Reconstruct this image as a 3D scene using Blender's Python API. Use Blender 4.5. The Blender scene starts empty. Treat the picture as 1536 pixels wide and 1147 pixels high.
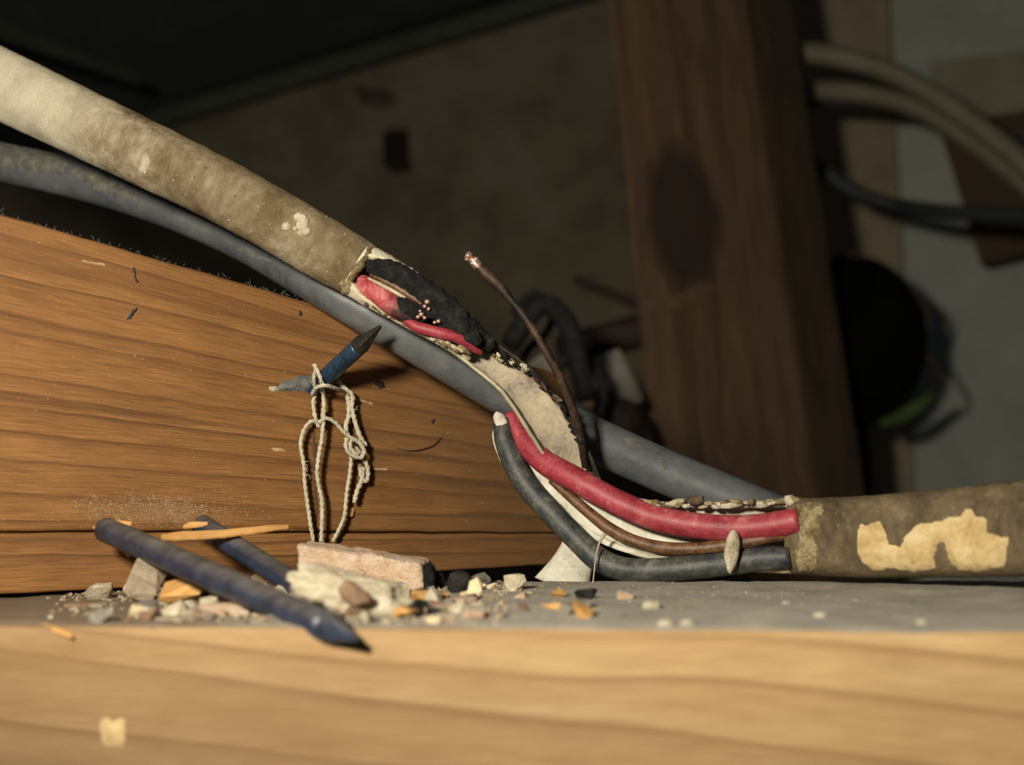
import bpy, bmesh, math, random
import numpy as np
from mathutils import Vector, Matrix, noise as mnoise
from mathutils.bvhtree import BVHTree

# ------------------------------------------------------------------ camera, world, lights
SC = bpy.context.scene
MM = 0.001                       # everything below is written in millimetres
FPX, CX, CY = 2110.0, 768.0, 573.5
PITCH = math.radians(3.0)
CAM = np.array([0.0, 0.0, 24.0])
FWD = np.array([0.0, math.cos(PITCH), math.sin(PITCH)])
UPV = np.array([0.0, -math.sin(PITCH), math.cos(PITCH)])
RGT = np.array([1.0, 0.0, 0.0])

def P(px, py, D):
    "point in the place (mm) seen at picture position px,py at distance D"
    return CAM + D * (FWD + (px - CX) / FPX * RGT - (py - CY) / FPX * UPV)

cd = bpy.data.cameras.new('camera'); cam = bpy.data.objects.new('camera', cd)
SC.collection.objects.link(cam); SC.camera = cam
cam.location = CAM * MM; cam.rotation_euler = (math.pi / 2 + PITCH, 0, 0)
cd.sensor_width = 36.0; cd.lens = 36.0 * FPX / 1536.0
cd.clip_start = 0.005; cd.clip_end = 20
cd.dof.use_dof = True; cd.dof.focus_distance = 0.252; cd.dof.aperture_fstop = 15.0

w = bpy.data.worlds.new('world'); SC.world = w; w.use_nodes = True
w.node_tree.nodes['Background'].inputs[0].default_value = (0.85, 0.92, 1.0, 1)
w.node_tree.nodes['Background'].inputs[1].default_value = 0.03

def lamp(name, loc, target, power, size, col, kind='AREA', **kw):
    ld = bpy.data.lights.new(name, kind); ld.energy = power; ld.color = col
    if kind == 'AREA': ld.shape = 'DISK'; ld.size = size * MM
    else: ld.shadow_soft_size = size * MM / 2
    for k, v in kw.items(): setattr(ld, k, v)
    o = bpy.data.objects.new(name, ld); SC.collection.objects.link(o)
    o.location = np.array(loc) * MM
    d = Vector(np.array(target, float) - np.array(loc, float))
    o.rotation_euler = d.to_track_quat('-Z', 'Y').to_euler()
    return o
lamp('work_torch', (-80, 20, 86), P(1000, 700, 290), 1.0, 30, (1.0, 0.92, 0.76))

vs = SC.view_settings
vs.view_transform = 'Standard'; vs.look = 'None'; vs.gamma = 1.0; vs.use_curve_mapping = False
vs.exposure = 0.0

# ------------------------------------------------------------------ helpers
rnd = random.Random(7)
COL = SC.collection
ROOT = {}

def nz(x, y=0, z=0, s=1.0, seed=0.0):
    return mnoise.noise(Vector((x * s + seed * 13.7, y * s - seed * 7.1, z * s + seed * 3.3)))
def fbm(p, s=1.0, seed=0.0, o=3):
    v = 0; a = 1.0; t = 0
    for i in range(o):
        v += a * nz(p[0], p[1], p[2] if len(p) > 2 else 0.0, s, seed + i); t += a; a *= 0.5; s *= 2.1
    return v / t
def unit(v):
    v = np.asarray(v, float); return v / (np.linalg.norm(v) + 1e-12)

def tag(o, label=None, cat=None, group=None, kind=None):
    if label: o['label'] = label
    if cat: o['category'] = cat
    if group: o['group'] = group
    if kind: o['kind'] = kind
    return o
def thing(name, base, label, cat, group=None):
    o = bpy.data.objects.new(name, None); COL.objects.link(o)
    o.empty_display_size = 0.004
    o.location = np.asarray(base) * MM; ROOT[o] = np.asarray(base, float)
    return tag(o, label, cat, group)
def mk(name, V, F, mats, parent=None, gc=None, burn=None, midx=None, smooth=True):
    V = np.asarray(V, float)
    if parent is not None: org = ROOT[parent]
    else:
        org = np.array([(V[:, 0].min() + V[:, 0].max()) / 2, (V[:, 1].min() + V[:, 1].max()) / 2, V[:, 2].min()])
    me = bpy.data.meshes.new(name)
    me.from_pydata(((V - org) * MM).tolist(), [], F)
    if not isinstance(mats, (list, tuple)): mats = [mats]
    for m in mats: me.materials.append(m)
    if midx is not None: me.polygons.foreach_set('material_index', midx)
    if gc is None: gc = V
    a = me.attributes.new('gc', 'FLOAT_VECTOR', 'POINT'); a.data.foreach_set('vector', np.asarray(gc, float).ravel())
    if burn is not None:
        a = me.attributes.new('burn', 'FLOAT', 'POINT'); a.data.foreach_set('value', np.asarray(burn, float))
    bm = bmesh.new(); bm.from_mesh(me); bmesh.ops.recalc_face_normals(bm, faces=bm.faces); bm.to_mesh(me); bm.free()
    if smooth: me.polygons.foreach_set('use_smooth', [True] * len(me.polygons))
    o = bpy.data.objects.new(name, me); COL.objects.link(o)
    if parent is not None: o.parent = parent; ROOT[o] = org
    else: o.location = org * MM; ROOT[o] = org
    return o
def bvh_of(V, F): return BVHTree.FromPolygons([tuple(v) for v in V], F)

def cr(rows, step):
    "Catmull-Rom through rows (first three columns are the position)"
    R = np.asarray(rows, float)
    ext = np.vstack([2 * R[0] - R[1], R, 2 * R[-1] - R[-2]])
    out = []
    for i in range(len(R) - 1):
        p0, p1, p2, p3 = ext[i:i + 4]
        n = max(2, int(np.linalg.norm(p2[:3] - p1[:3]) / step))
        for k in range(n):
            t = k / n
            out.append(0.5 * (2 * p1 + (p2 - p0) * t + (2 * p0 - 5 * p1 + 4 * p2 - p3) * t * t + (3 * p1 - p0 - 3 * p2 + p3) * t ** 3))
    out.append(R[-1]); return np.array(out)

def sweep(ctrl, step=0.7, nth=24, expo=2.0, opening=None, thick=1.2, disp=None, taper=None):
    """ctrl rows: px,py,D,half width,half thickness,roll(deg). The broad side faces the viewer when roll is 0.
    opening(s, L) -> (lower, upper) half opening angles in degrees, for a slit sheath; None for a closed tube."""
    rows = [list(P(c[0], c[1], c[2])) + [c[3], c[4], c[5] if len(c) > 5 else 0.0] for c in ctrl]
    S = cr(rows, step); pts = S[:, :3]; n = len(pts)
    T = np.gradient(pts, axis=0); T = T / np.linalg.norm(T, axis=1)[:, None]
    s = np.concatenate([[0], np.cumsum(np.linalg.norm(np.diff(pts, axis=0), axis=1))]); L = s[-1]
    V = []; G = []; F = []; MI = []
    for i in range(n):
        B = CAM - pts[i]; B = unit(B - T[i] * B.dot(T[i])); N = np.cross(T[i], B)
        r = math.radians(S[i, 5]); N, B = N * math.cos(r) + B * math.sin(r), B * math.cos(r) - N * math.sin(r)
        a, b = S[i, 3], S[i, 4]
        if taper: k = taper(s[i], L); a *= k; b *= k
        def pr(th, a, b):
            c, q = math.cos(th), math.sin(th)
            return N * a * math.copysign(abs(c) ** (2 / expo), c) + B * b * math.copysign(abs(q) ** (2 / expo), q)
        if opening is None:
            for j in range(nth):
                th = 2 * math.pi * j / nth; o = pr(th, a, b)
                if disp: o = o + unit(o) * disp(pts[i] + o, s[i], th)
                V.append(pts[i] + o); G.append((s[i], th * (a + b) / 2, i * 0.0))
        else:
            ol, ou = opening(s[i], L)
            t0, t1 = math.radians(90 + ou), math.radians(450 - ol)
            for j in range(nth):
                th = t0 + (t1 - t0) * j / (nth - 1); o = pr(th, a, b)
                if disp: o = o + unit(o) * disp(pts[i] + o, s[i], th)
                V.append(pts[i] + o); G.append((s[i], th * (a + b) / 2, 0))
            for j in range(nth):
                th = t1 + (t0 - t1) * j / (nth - 1); o = pr(th, max(a - thick, .2), max(b - thick, .2))
                if disp: o = o + unit(o) * disp(pts[i] + o, s[i], th + 9) * .5
                V.append(pts[i] + o); G.append((s[i], th * (a + b) / 2, 5))
    m = nth if opening is None else 2 * nth
    for i in range(n - 1):
        for j in range(m):
            k = (j + 1) % m
            F.append((i * m + j, i * m + k, (i + 1) * m + k, (i + 1) * m + j))
            MI.append(0 if (opening is None or j < nth - 1) else 1)
    if opening is None:
        for e in (0, n - 1):
            V.append(pts[e]); G.append((s[e], 0, 0)); c = len(V) - 1
            for j in range(m): F.append((e * m + j, e * m + (j + 1) % m, c)); MI.append(0)
    else:
        for e in (0, n - 1):
            for j in range(nth - 1): F.append((e * m + j, e * m + j + 1, e * m + m - 2 - j, e * m + m - 1 - j)); MI.append(1)
    return np.array(V), F, np.array(G), MI

def rbox(c8, r=0.6, n=(10, 6, 4), disp=None, gco=(0, 0, 0)):
    """rounded hexahedron. c8 = corners [u][v][w] order 000,100,010,110,001,101,011,111 (u along the grain)"""
    c = np.asarray(c8, float).reshape(2, 2, 2, 3)          # [w][v][u]
    dims = np.array([np.linalg.norm(c[0, 0, 1] - c[0, 0, 0]), np.linalg.norm(c[0, 1, 0] - c[0, 0, 0]), np.linalg.norm(c[1, 0, 0] - c[0, 0, 0])])
    r = min(r, dims.min() * .45)
    ax = []
    for k in range(3):
        L = dims[k]; core = np.linspace(r, L - r, max(2, n[k]))
        ax.append(np.concatenate([[0, r * .12, r * .45], core, [L - r * .45, L - r * .12, L]]))
    idx = {}; V = []; G = []; F = []
    def vert(i, j, k):
        key = (i, j, k)
        if key in idx: return idx[key]
        q = np.array([ax[0][i], ax[1][j], ax[2][k]])
        cl = np.clip(q, r, dims - r); d = q - cl; ln = np.linalg.norm(d)
        if ln > 1e-9: q = cl + d / ln * r
        u, v, w_ = q / dims
        p = np.zeros(3)
        for a in (0, 1):
            for b in (0, 1):
                for e in (0, 1):
                    p += c[a, b, e] * (w_ if a else 1 - w_) * (v if b else 1 - v) * (u if e else 1 - u)
        if disp: p = p + disp(p, q)
        idx[key] = len(V); V.append(p); G.append(q + np.array(gco)); return idx[key]
    N = [len(a) - 1 for a in ax]
    for k in (0, N[2]):
        for i in range(N[0]):
            for j in range(N[1]): F.append((vert(i, j, k), vert(i + 1, j, k), vert(i + 1, j + 1, k), vert(i, j + 1, k)))
    for j in (0, N[1]):
        for i in range(N[0]):
            for k in range(N[2]): F.append((vert(i, j, k), vert(i + 1, j, k), vert(i + 1, j, k + 1), vert(i, j, k + 1)))
    for i in (0, N[0]):
        for j in range(N[1]):
            for k in range(N[2]): F.append((vert(i, j, k), vert(i, j + 1, k), vert(i, j + 1, k + 1), vert(i, j, k + 1)))
    return np.array(V), F, np.array(G)

def patch(name, poly, bvh, mats, parent, h=0.5, step=3.0, rough=0.3, seed=1, jit=3.0, sink=0.12):
    "a thin crust lying on a surface: outline given in picture pixels, laid on the real surface by its normal"
    pl = []
    for i in range(len(poly)):
        a = np.array(poly[i], float); b = np.array(poly[(i + 1) % len(poly)], float); m = max(1, int(np.linalg.norm(b - a) / 9))
        for k in range(m):
            q = a + (b - a) * k / m
            pl.append(q + jit * np.array([nz(q[0], q[1], 0, .11, seed), nz(q[0], q[1], 5, .11, seed + 4)]))
    pl = np.array(pl); x0, y0 = pl.min(0); x1, y1 = pl.max(0)
    nx = int((x1 - x0) / step) + 2; ny = int((y1 - y0) / step) + 2
    A = pl; Bp = np.roll(pl, -1, axis=0)
    idx = {}; V = []; F = []
    for iy in range(ny):
        for ix in range(nx):
            q = np.array([x0 + ix * step, y0 + iy * step])
            cross = ((A[:, 1] > q[1]) != (Bp[:, 1] > q[1]))
            with np.errstate(divide='ignore', invalid='ignore'):
                xi = (Bp[:, 0] - A[:, 0]) * (q[1] - A[:, 1]) / (Bp[:, 1] - A[:, 1]) + A[:, 0]
            inside = np.sum(cross & (q[0] < xi)) % 2 == 1
            ab = Bp - A; t = np.clip(((q - A) * ab).sum(1) / ((ab * ab).sum(1) + 1e-9), 0, 1)
            d = np.sqrt((((A + ab * t[:, None]) - q) ** 2).sum(1)).min()
            if not inside and d > step: continue
            dr = unit(P(q[0], q[1], 100) - CAM)
            hit = bvh.ray_cast(Vector(CAM), Vector(dr))
            if hit[0] is None: continue
            nrm = np.array(hit[1]);
            if nrm.dot(dr) > 0: nrm = -nrm
            e = min(1, d / (3.5 * step)) if inside else -0.6
            hh = h * (e * (1 + rough * 2 * fbm(q, .09, seed))) if e > 0 else -sink
            idx[(ix, iy)] = len(V); V.append(np.array(hit[0]) + nrm * hh)
    for (ix, iy) in list(idx):
        k = [(ix, iy), (ix + 1, iy), (ix + 1, iy + 1), (ix, iy + 1)]
        if all(q in idx for q in k): F.append([idx[q] for q in k])
    return mk(name, V, F, mats, parent)

def hull(center, size, seed, yaw=0, tilt=0, n=13, boxy=0.6):
    r = random.Random(seed); bm = bmesh.new()
    for i in range(n):
        v = np.array([r.uniform(-1, 1) for _ in range(3)])
        v = v / max(abs(v)) * boxy + unit(v) * (1 - boxy)
        bm.verts.new(v * np.array(size) / 2)
    g = bmesh.ops.convex_hull(bm, input=bm.verts[:])
    bmesh.ops.delete(bm, geom=[v for v in bm.verts if not v.link_faces], context='VERTS')
    M = Matrix.Rotation(yaw, 3, 'Z') @ Matrix.Rotation(tilt, 3, 'Y')
    bm.verts.ensure_lookup_table()
    V = np.array([M @ v.co for v in bm.verts]); bm.verts.index_update()
    F = [[v.index for v in f.verts] for f in bm.faces]; bm.free()
    V[:, 2] -= V[:, 2].min()
    return V + np.asarray(center), F
def lump(center, size, seed, yaw=0, tilt=0, sub=4, amp=0.22, fs=1.3, cube=0.0):
    bm = bmesh.new(); bmesh.ops.create_icosphere(bm, subdivisions=sub, radius=1)
    M = Matrix.Rotation(yaw, 3, 'Z') @ Matrix.Rotation(tilt, 3, 'Y'); V = []
    for v in bm.verts:
        q = np.array(v.co)
        if cube: q = q * (1 - cube) + cube * q / np.abs(q).max() * .92
        q = q * (1 + amp * fbm(q, fs, seed, 4))
        V.append(M @ Vector(q * np.array(size) / 2))
    V = np.array(V); bm.verts.index_update(); F = [[v.index for v in f.verts] for f in bm.faces]; bm.free()
    V[:, 2] -= V[:, 2].min()
    return V + np.asarray(center), F

# ------------------------------------------------------------------ materials
def lin(c):
    if isinstance(c, str): c = [int(c[i:i + 2], 16) / 255 for i in (0, 2, 4)]
    return tuple(x / 12.92 if x <= .04045 else ((x + .055) / 1.055) ** 2.4 for x in c) + (1.0,)
class NT:
    def __init__(s, name):
        s.m = bpy.data.materials.new(name); s.m.use_nodes = True; s.t = s.m.node_tree; s.n = s.t.nodes
        s.b = s.n['Principled BSDF']
    def l(s, a, b): s.t.links.new(a, b)
    def put(s, sock, v):
        if hasattr(v, 'is_output'): s.l(v, sock)
        else: sock.default_value = v
    def gc(s, name='gc'):
        a = s.n.new('ShaderNodeAttribute'); a.attribute_name = name; return a.outputs['Vector'] if name == 'gc' else a.outputs['Fac']
    def scale(s, v, k, off=(0, 0, 0)):
        m = s.n.new('ShaderNodeMapping'); m.inputs['Scale'].default_value = k; m.inputs['Location'].default_value = off; s.put(m.inputs[0], v); return m.outputs[0]
    def noise(s, v, sc=1.0, det=3.0, ro=.55, dist=0.0):
        t = s.n.new('ShaderNodeTexNoise'); s.put(t.inputs['Vector'], v); t.inputs['Scale'].default_value = sc
        t.inputs['Detail'].default_value = det; t.inputs['Roughness'].default_value = ro; t.inputs['Distortion'].default_value = dist; return t.outputs[0]
    def vor(s, v, sc=1.0):
        t = s.n.new('ShaderNodeTexVoronoi'); s.put(t.inputs['Vector'], v); t.inputs['Scale'].default_value = sc; return t.outputs[0]
    def ramp(s, f, st, interp='LINEAR'):
        r = s.n.new('ShaderNodeValToRGB'); r.color_ramp.interpolation = interp; e = r.color_ramp.elements
        while len(e) < len(st): e.new(.5)
        for i, (p, c) in enumerate(st):
            e[i].position = p; e[i].color = (c, c, c, 1) if isinstance(c, (int, float)) else (lin(c) if isinstance(c, str) else c)
        s.put(r.inputs[0], f); return r.outputs[0]
    def mix(s, f, a, b, mode='MIX'):
        m = s.n.new('ShaderNodeMix'); m.data_type = 'RGBA'; m.blend_type = mode
        s.put(m.inputs[0], f)
        for i, v in ((6, a), (7, b)): s.put(m.inputs[i], lin(v) if isinstance(v, str) else v)
        return m.outputs[2]
    def math(s, op, a, b=0.0, c=0.0, clamp=False):
        m = s.n.new('ShaderNodeMath'); m.operation = op; m.use_clamp = clamp
        for i, v in enumerate((a, b, c)): s.put(m.inputs[i], v)
        return m.outputs[0]
    def sep(s, v):
        x = s.n.new('ShaderNodeSeparateXYZ'); s.put(x.inputs[0], v); return x.outputs
    def comb(s, x, y, z):
        c = s.n.new('ShaderNodeCombineXYZ')
        for i, v in enumerate((x, y, z)): s.put(c.inputs[i], v)
        return c.outputs[0]
    def done(s, col, rough=.8, bump=None, bs=.5, bd=.3, metal=0.0, spec=.3, sheen=0.0):
        s.put(s.b.inputs['Base Color'], lin(col) if isinstance(col, str) else col)
        s.put(s.b.inputs['Roughness'], rough); s.put(s.b.inputs['Metallic'], metal)
        s.b.inputs['Specular IOR Level'].default_value = spec
        if sheen: s.b.inputs['Sheen Weight'].default_value = sheen
        if bump is not None:
            b = s.n.new('ShaderNodeBump'); b.inputs['Strength'].default_value = bs; b.inputs['Distance'].default_value = bd * MM
            s.put(b.inputs['Height'], bump); s.l(b.outputs[0], s.b.inputs['Normal'])
        return s.m

def wood(name, dark, mid, light, period=5.0, warp=8.0, line=.55, fib=.35, rough=.62, tone=None, slope=0.0, speck=.25, seed=0.0):
    m = NT(name); g = m.gc(); x, y, z = m.sep(g)
    low = m.noise(m.scale(g, (.011, .03, .02), (seed, 0, 0)), 1, 2)
    v = m.math('MULTIPLY_ADD', low, warp, m.math('MULTIPLY_ADD', x, slope, y))
    v = m.math('ADD', v, m.math('MULTIPLY', z, .35))
    irr = m.noise(m.comb(m.math('MULTIPLY', x, .003), m.math('MULTIPLY', v, .13), seed), 1, 2)
    ph = m.math('FRACT', m.math('DIVIDE', m.math('MULTIPLY_ADD', irr, period * 2.2, v), period))
    ring = m.ramp(ph, [(0, 0.0), (.6, .22), (.8, .6), (.91, 1.0), (1.0, 0.02)])
    mod = m.noise(m.scale(g, (.03, .18, .1), (3 + seed, 1, 0)), 1, 3)
    ringm = m.math('MULTIPLY', ring, m.math('MULTIPLY_ADD', mod, 1.6, -.05), clamp=True)
    fibre = m.noise(m.scale(g, (.12, 3.4, 2.2)), 1, 4, .65)
    fine = m.noise(m.scale(g, (.6, 9.0, 5)), 1, 2)
    c = m.ramp(mod, [(.3, mid), (.7, light)])
    c = m.mix(m.math('MULTIPLY', ringm, line, clamp=True), c, dark)
    c = m.mix(m.ramp(fibre, [(.35, fib), (.62, 0.0)]), c, dark)
    blot = m.noise(m.scale(g, (.05, .1, .1), (9, seed, 2)), 1, 4, .6)
    c = m.mix(m.ramp(blot, [(.45, 0.0), (.8, .3)]), c, dark)
    sp = m.noise(m.scale(g, (.5, 1.6, 1.2), (0, 4, seed)), 1, 3, .7)
    c = m.mix(m.ramp(sp, [(.66, 0.0), (.76, speck)]), c, 'b9a183')
    if tone: c = tone(m, c, g)
    h = m.math('ADD', m.math('MULTIPLY', fibre, .6), m.math('MULTIPLY_ADD', ringm, -.35, m.math('MULTIPLY', fine, .25)))
    return m.done(c, rough, h, .55, .35, spec=.35)

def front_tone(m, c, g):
    # soft lens shadow painted at lower left, mixed with heartwood and sapwood banding
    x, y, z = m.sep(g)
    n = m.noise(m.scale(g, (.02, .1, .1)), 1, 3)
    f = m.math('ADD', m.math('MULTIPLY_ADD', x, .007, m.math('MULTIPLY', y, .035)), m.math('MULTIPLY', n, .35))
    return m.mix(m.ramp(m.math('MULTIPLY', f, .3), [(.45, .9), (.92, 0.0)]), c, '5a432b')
KNOT = (90.0, 16.0)
def post_tone(m, c, g):
    x, y, z = m.sep(g)
    dx = m.math('DIVIDE', m.math('SUBTRACT', x, KNOT[0]), 28.0); dy = m.math('DIVIDE', m.math('SUBTRACT', y, KNOT[1]), 20.0)
    d = m.math('SQRT', m.math('ADD', m.math('MULTIPLY', dx, dx), m.math('MULTIPLY', dy, dy)))
    d = m.math('MULTIPLY_ADD', m.noise(m.scale(g, (.06, .1, .1)), 1, 3), .5, m.math('SUBTRACT', d, .25))
    c = m.mix(m.ramp(d, [(.0, .75), (.7, .85), (1.0, 0.0)]), c, '2a1d18')
    return m.mix(m.ramp(d, [(.9, 0.0), (1.0, .25)]) if False else 0.0, c, c)
M = {}
def joist_tone(m, c, g):
    x, y, z = m.sep(g); n = m.noise(m.scale(g, (.03, .08, .08), (5, 1, 2)), 1, 4, .6)
    f = m.math('MULTIPLY_ADD', n, 60.0, x)
    return m.mix(m.ramp(m.math('DIVIDE', f, 200.0), [(.45, 0.0), (.72, .52)]), c, '54402c')   # greyer weathered end, with the shade towards it painted in as well
M['joist'] = wood('joist_pine', '4a2d15', '8c6033', 'a07240', 6.4, 6, .85, .6, .6, speck=.4, slope=.02, tone=joist_tone)
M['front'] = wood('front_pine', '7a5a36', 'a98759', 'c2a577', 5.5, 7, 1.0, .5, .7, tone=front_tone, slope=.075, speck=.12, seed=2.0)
M['post'] = wood('post_timber', '2f2219', '57422f', '6e553d', 14.0, 26, .7, .3, .8, speck=.2, seed=5.0, tone=lambda m, c, g: post_tone(m, c, g))
M['block'] = wood('block_timber', '21170d', '3c2c1a', '4a3720', 7.0, 10, .5, .3, .75, speck=.05, seed=3.0)
M['ledge'] = wood('ledge_timber', '33241a', '57422e', '6a5238', 9.0, 12, .5, .3, .8, speck=.3, seed=6.0)
M['splinter'] = wood('splinter_wood', '8d6230', 'b98a4e', 'd2a566', 1.6, 2, .5, .35, .7, speck=.1, seed=1.0)
M['chip_pale'] = wood('pale_chip_wood', 'b39a72', 'd6c19a', 'e0cfa9', 1.5, 2, .4, .3, .75, speck=.1, seed=4.0)
M['chip_grey'] = wood('grey_chip_wood', '574a3d', '8b7c68', 'a99a84', 1.2, 2, .6, .5, .85, speck=.3, seed=8.0)

def mottled(name, cols, sc=.3, sc2=2.0, rough=.85, bs=.6, bd=.4, spec=.2, crumbs=0.0, burn=False, metal=0.0, bscale=3.0):
    m = NT(name); g = m.gc()
    n1 = m.noise(m.scale(g, (sc,) * 3), 1, 5, .6, .4); n2 = m.noise(m.scale(g, (sc2,) * 3, (4, 2, 7)), 1, 4, .65)
    f = m.math('MULTIPLY_ADD', n2, .35, m.math('MULTIPLY', n1, .72))
    k = len(cols); c = m.ramp(f, [(.36 + .34 * i / (k - 1), col) for i, col in enumerate(cols)])
    if crumbs:
        sp = m.noise(m.scale(g, (1.1,) * 3, (1, 9, 3)), 1, 3, .7); c = m.mix(m.ramp(sp, [(.6, 0.0), (.72, crumbs)]), c, 'c9bd98')
    if burn:
        c = m.mix(m.math('MULTIPLY', m.gc('burn'), m.ramp(n2, [(.25, .75), (.6, 1.0)]), clamp=True), c, '131211')
    h = m.noise(m.scale(g, (bscale,) * 3), 1, 4, .6)
    return m.done(c, rough, m.math('ADD', h, m.math('MULTIPLY', n2, .6)), bs, bd, metal, spec)
M['sheath_dirty'] = mottled('dirty_sheath', ['46392a', '71624a', '988a70', 'c0b59d'], .085, .55, .72, .9, .45, crumbs=.6)
sd = M['sheath_dirty']; sn = sd.node_tree
class _S(NT):
    def __init__(s, m): s.m = m; s.t = m.node_tree; s.n = s.t.nodes; s.b = s.n['Principled BSDF']
q_ = _S(sd); old = q_.b.inputs['Base Color'].links[0].from_socket; g_ = q_.gc(); x_, y_, z_ = q_.sep(g_)
n_ = q_.noise(q_.scale(g_, (.09, .16, .1), (7, 3, 1)), 1, 4, .65)
f_ = q_.math('DIVIDE', q_.math('MULTIPLY_ADD', n_, 55.0, x_), 100.0)
c_ = q_.mix(q_.ramp(f_, [(.52, .9), (.86, 0.0)]), old, 'd9d0b6')                 # cream far end, brighter light there painted in as well
c_ = q_.mix(q_.ramp(f_, [(.75, 0.0), (1.0, .5)]), c_, '5a4a2e')                    # grimier near the tear
q_.l(c_, q_.b.inputs['Base Color'])
M['sheath_brown'] = mottled('brown_sheath', ['3b3124', '524634', '645741', '7d6e55'], .12, .8, .7, .6, .3, crumbs=.25)
M['sheath_cut'] = mottled('cut_sheath', ['a08d5e', 'c9b98c', 'd8cba6'], .35, 2.2, .85, .9, .4, burn=True)
M['sheath_inner'] = mottled('inner_sheath', ['746a5d', '9f9382', 'b5a88e', 'c2b599'], .16, 1.4, .7, .35, .25, burn=True)
M['sheath_white'] = mottled('white_inner_sheath', ['8d8674', 'b9b3a2', 'cbc6b6', 'd3cfc2'], .2, 1.5, .65, .35, .2, burn=True)
M['red'] = mottled('red_insulation', ['641a23', '862a34', '983a43', 'a86a68'], .25, 1.6, .5, .25, .15, .4)
M['red_scuffed'] = mottled('scuffed_red_insulation', ['6d222b', '9a3c42', 'b0605f', 'b98a80'], .4, 1.8, .6, .35, .2, .35, burn=True)
M['black'] = mottled('black_insulation', ['1b1c1f', '303235', '45463f', '6b675b'], .3, 1.7, .5, .3, .2, .4)
M['char'] = mottled('charred_insulation', ['0a0a0a', '161616', '232321', '3a3830'], .5, 2.5, .85, 1.0, .6, .25)
M['burnt_red'] = mottled('burnt_red', ['1a0f11', '3a1a20', '5a2a30'], .5, 2.0, .8, .8, .4, .2)
M['brown_wire'] = mottled('tarnished_copper', ['2c1d11', '4f3520', '6a4a30', '7d5c3d'], .5, 2.2, .45, .4, .15, .4)
M['dark_wire'] = mottled('sooty_copper', ['120f0c', '241a12', '3b2a1c', '5a4029'], .3, 2.0, .5, .5, .15, .4)
cp = NT('bare_copper'); M['copper'] = cp.done('c9a090', .35, metal=.75, spec=.5)
M['pipe'] = mottled('grey_pipe', ['3d4042', '4e5153', '5a5c5d', '6a6b6a'], .07, .5, .42, .2, .15, .45)
M['pipe_dust'] = mottled('pipe_dust', ['45443f', '5d5b54', '74726a'], .5, 2.0, .9, .6, .3)
M['pipe_dust2'] = mottled('pale_dust', ['82694c', '9c856a', 'b09b82'], .5, 2.0, .9, .6, .3)
M['nail_blue'] = mottled('blued_steel', ['1c2733', '273f58', '33506f', '3a4a58'], .25, 1.8, .36, .25, .12, .5, metal=.55)
nd = NT('dusty_blued_steel'); g_ = nd.gc()
ge = nd.n.new('ShaderNodeNewGeometry'); up_ = nd.sep(ge.outputs['Normal'])[2]
n_ = nd.noise(nd.scale(g_, (.12, .3, .3)), 1, 5, .7); n2_ = nd.noise(nd.scale(g_, (2.5, 2.5, 2.5)), 1, 3)
c_ = nd.ramp(n_, [(.3, '171a22'), (.5, '222b3c'), (.7, '343c4c')])
dk = nd.math('MULTIPLY', nd.math('MULTIPLY_ADD', up_, 1.1, -.25, clamp=True), nd.ramp(n_, [(.35, .35), (.65, 1.0)]))
c_ = nd.mix(nd.math('MULTIPLY', dk, .6), c_, '7d6f5a')                       # settled dust on the upper side
M['nail_dusty'] = nd.done(c_, nd.math('MULTIPLY_ADD', dk, .4, .4), n2_, .4, .15, spec=.5)
M['nail_tip'] = mottled('dark_steel', ['1c1a18', '35312d', '4b4540'], .5, 2.2, .45, .6, .25, .5, metal=.5)
M['string'] = mottled('cotton_string', ['a89c80', 'c9bfa6', 'd9d0ba'], .9, 4.0, .95, 1.0, .35, .1)
M['dust'] = mottled('grey_dust', ['8b867c', 'a09a8f', 'aca699', 'bab4a5'], .12, 1.4, .95, .8, .35, .1, crumbs=.25)
q_ = _S(M['dust']); old = q_.b.inputs['Base Color'].links[0].from_socket; g_ = q_.gc()
n_ = q_.noise(q_.scale(g_, (.06, .1, .1), (2, 3, 1)), 1, 4, .65)
f_ = q_.math('DIVIDE', q_.math('MULTIPLY_ADD', n_, 70.0, q_.sep(g_)[0]), 100.0)
q_.l(q_.mix(q_.ramp(q_.math('ADD', f_, .5), [(.35, .75), (.85, 0.0)]), old, '6a543c'), q_.b.inputs['Base Color'])   # brown earth among the litter
M['grit'] = mottled('grit', ['4f4638', '7d705b', 'aa9c82', 'd6ccb2'], .4, 1.0, .95, .6, .2, .1)
M['mortar'] = mottled('pale_mortar', ['a3967c', 'cbbfa4', 'e0d8c4'], .3, 1.6, .95, 1.0, .6, .1)
M['mortar_dirty'] = mottled('dirty_mortar', ['54472f', '7f6f4d', 'a89a76', 'c6ba9a'], .3, 1.5, .95, 1.0, .6, .1)
M['pink'] = mottled('pinkish_mortar', ['a8876a', 'cfae90', 'dcc2a8', 'e2d0bb'], .35, 2.2, .95, 1.0, .6, .1)
M['brownstone'] = mottled('brown_pebble', ['5f4a3a', '7d6350', '8f7660'], .4, 1.6, .85, .6, .3, .15)
M['blackcrumb'] = mottled('black_crumb', ['0d0d0d', '1d1c1a', '33312c'], .5, 2.0, .7, .7, .3, .3)
M['greystone'] = mottled('grey_stone', ['5d5950', '807b6f', 'a09a8c'], .3, 1.4, .9, .8, .4, .15)
M['plaster'] = mottled('yellow_plaster', ['9c875a', 'b69e6e', 'c6b083', 'd0bd95'], .22, 1.2, .9, .6, .3, .1)
M['putty'] = mottled('grey_putty', ['4b4d4c', '676966', '83847e'], .4, 1.8, .9, .8, .4, .15)
M['woodscuff'] = mottled('pale_wood_scuff', ['8b6a45', 'a98a66', 'bca385'], .4, 1.8, .9, .6, .15, .1)
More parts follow.
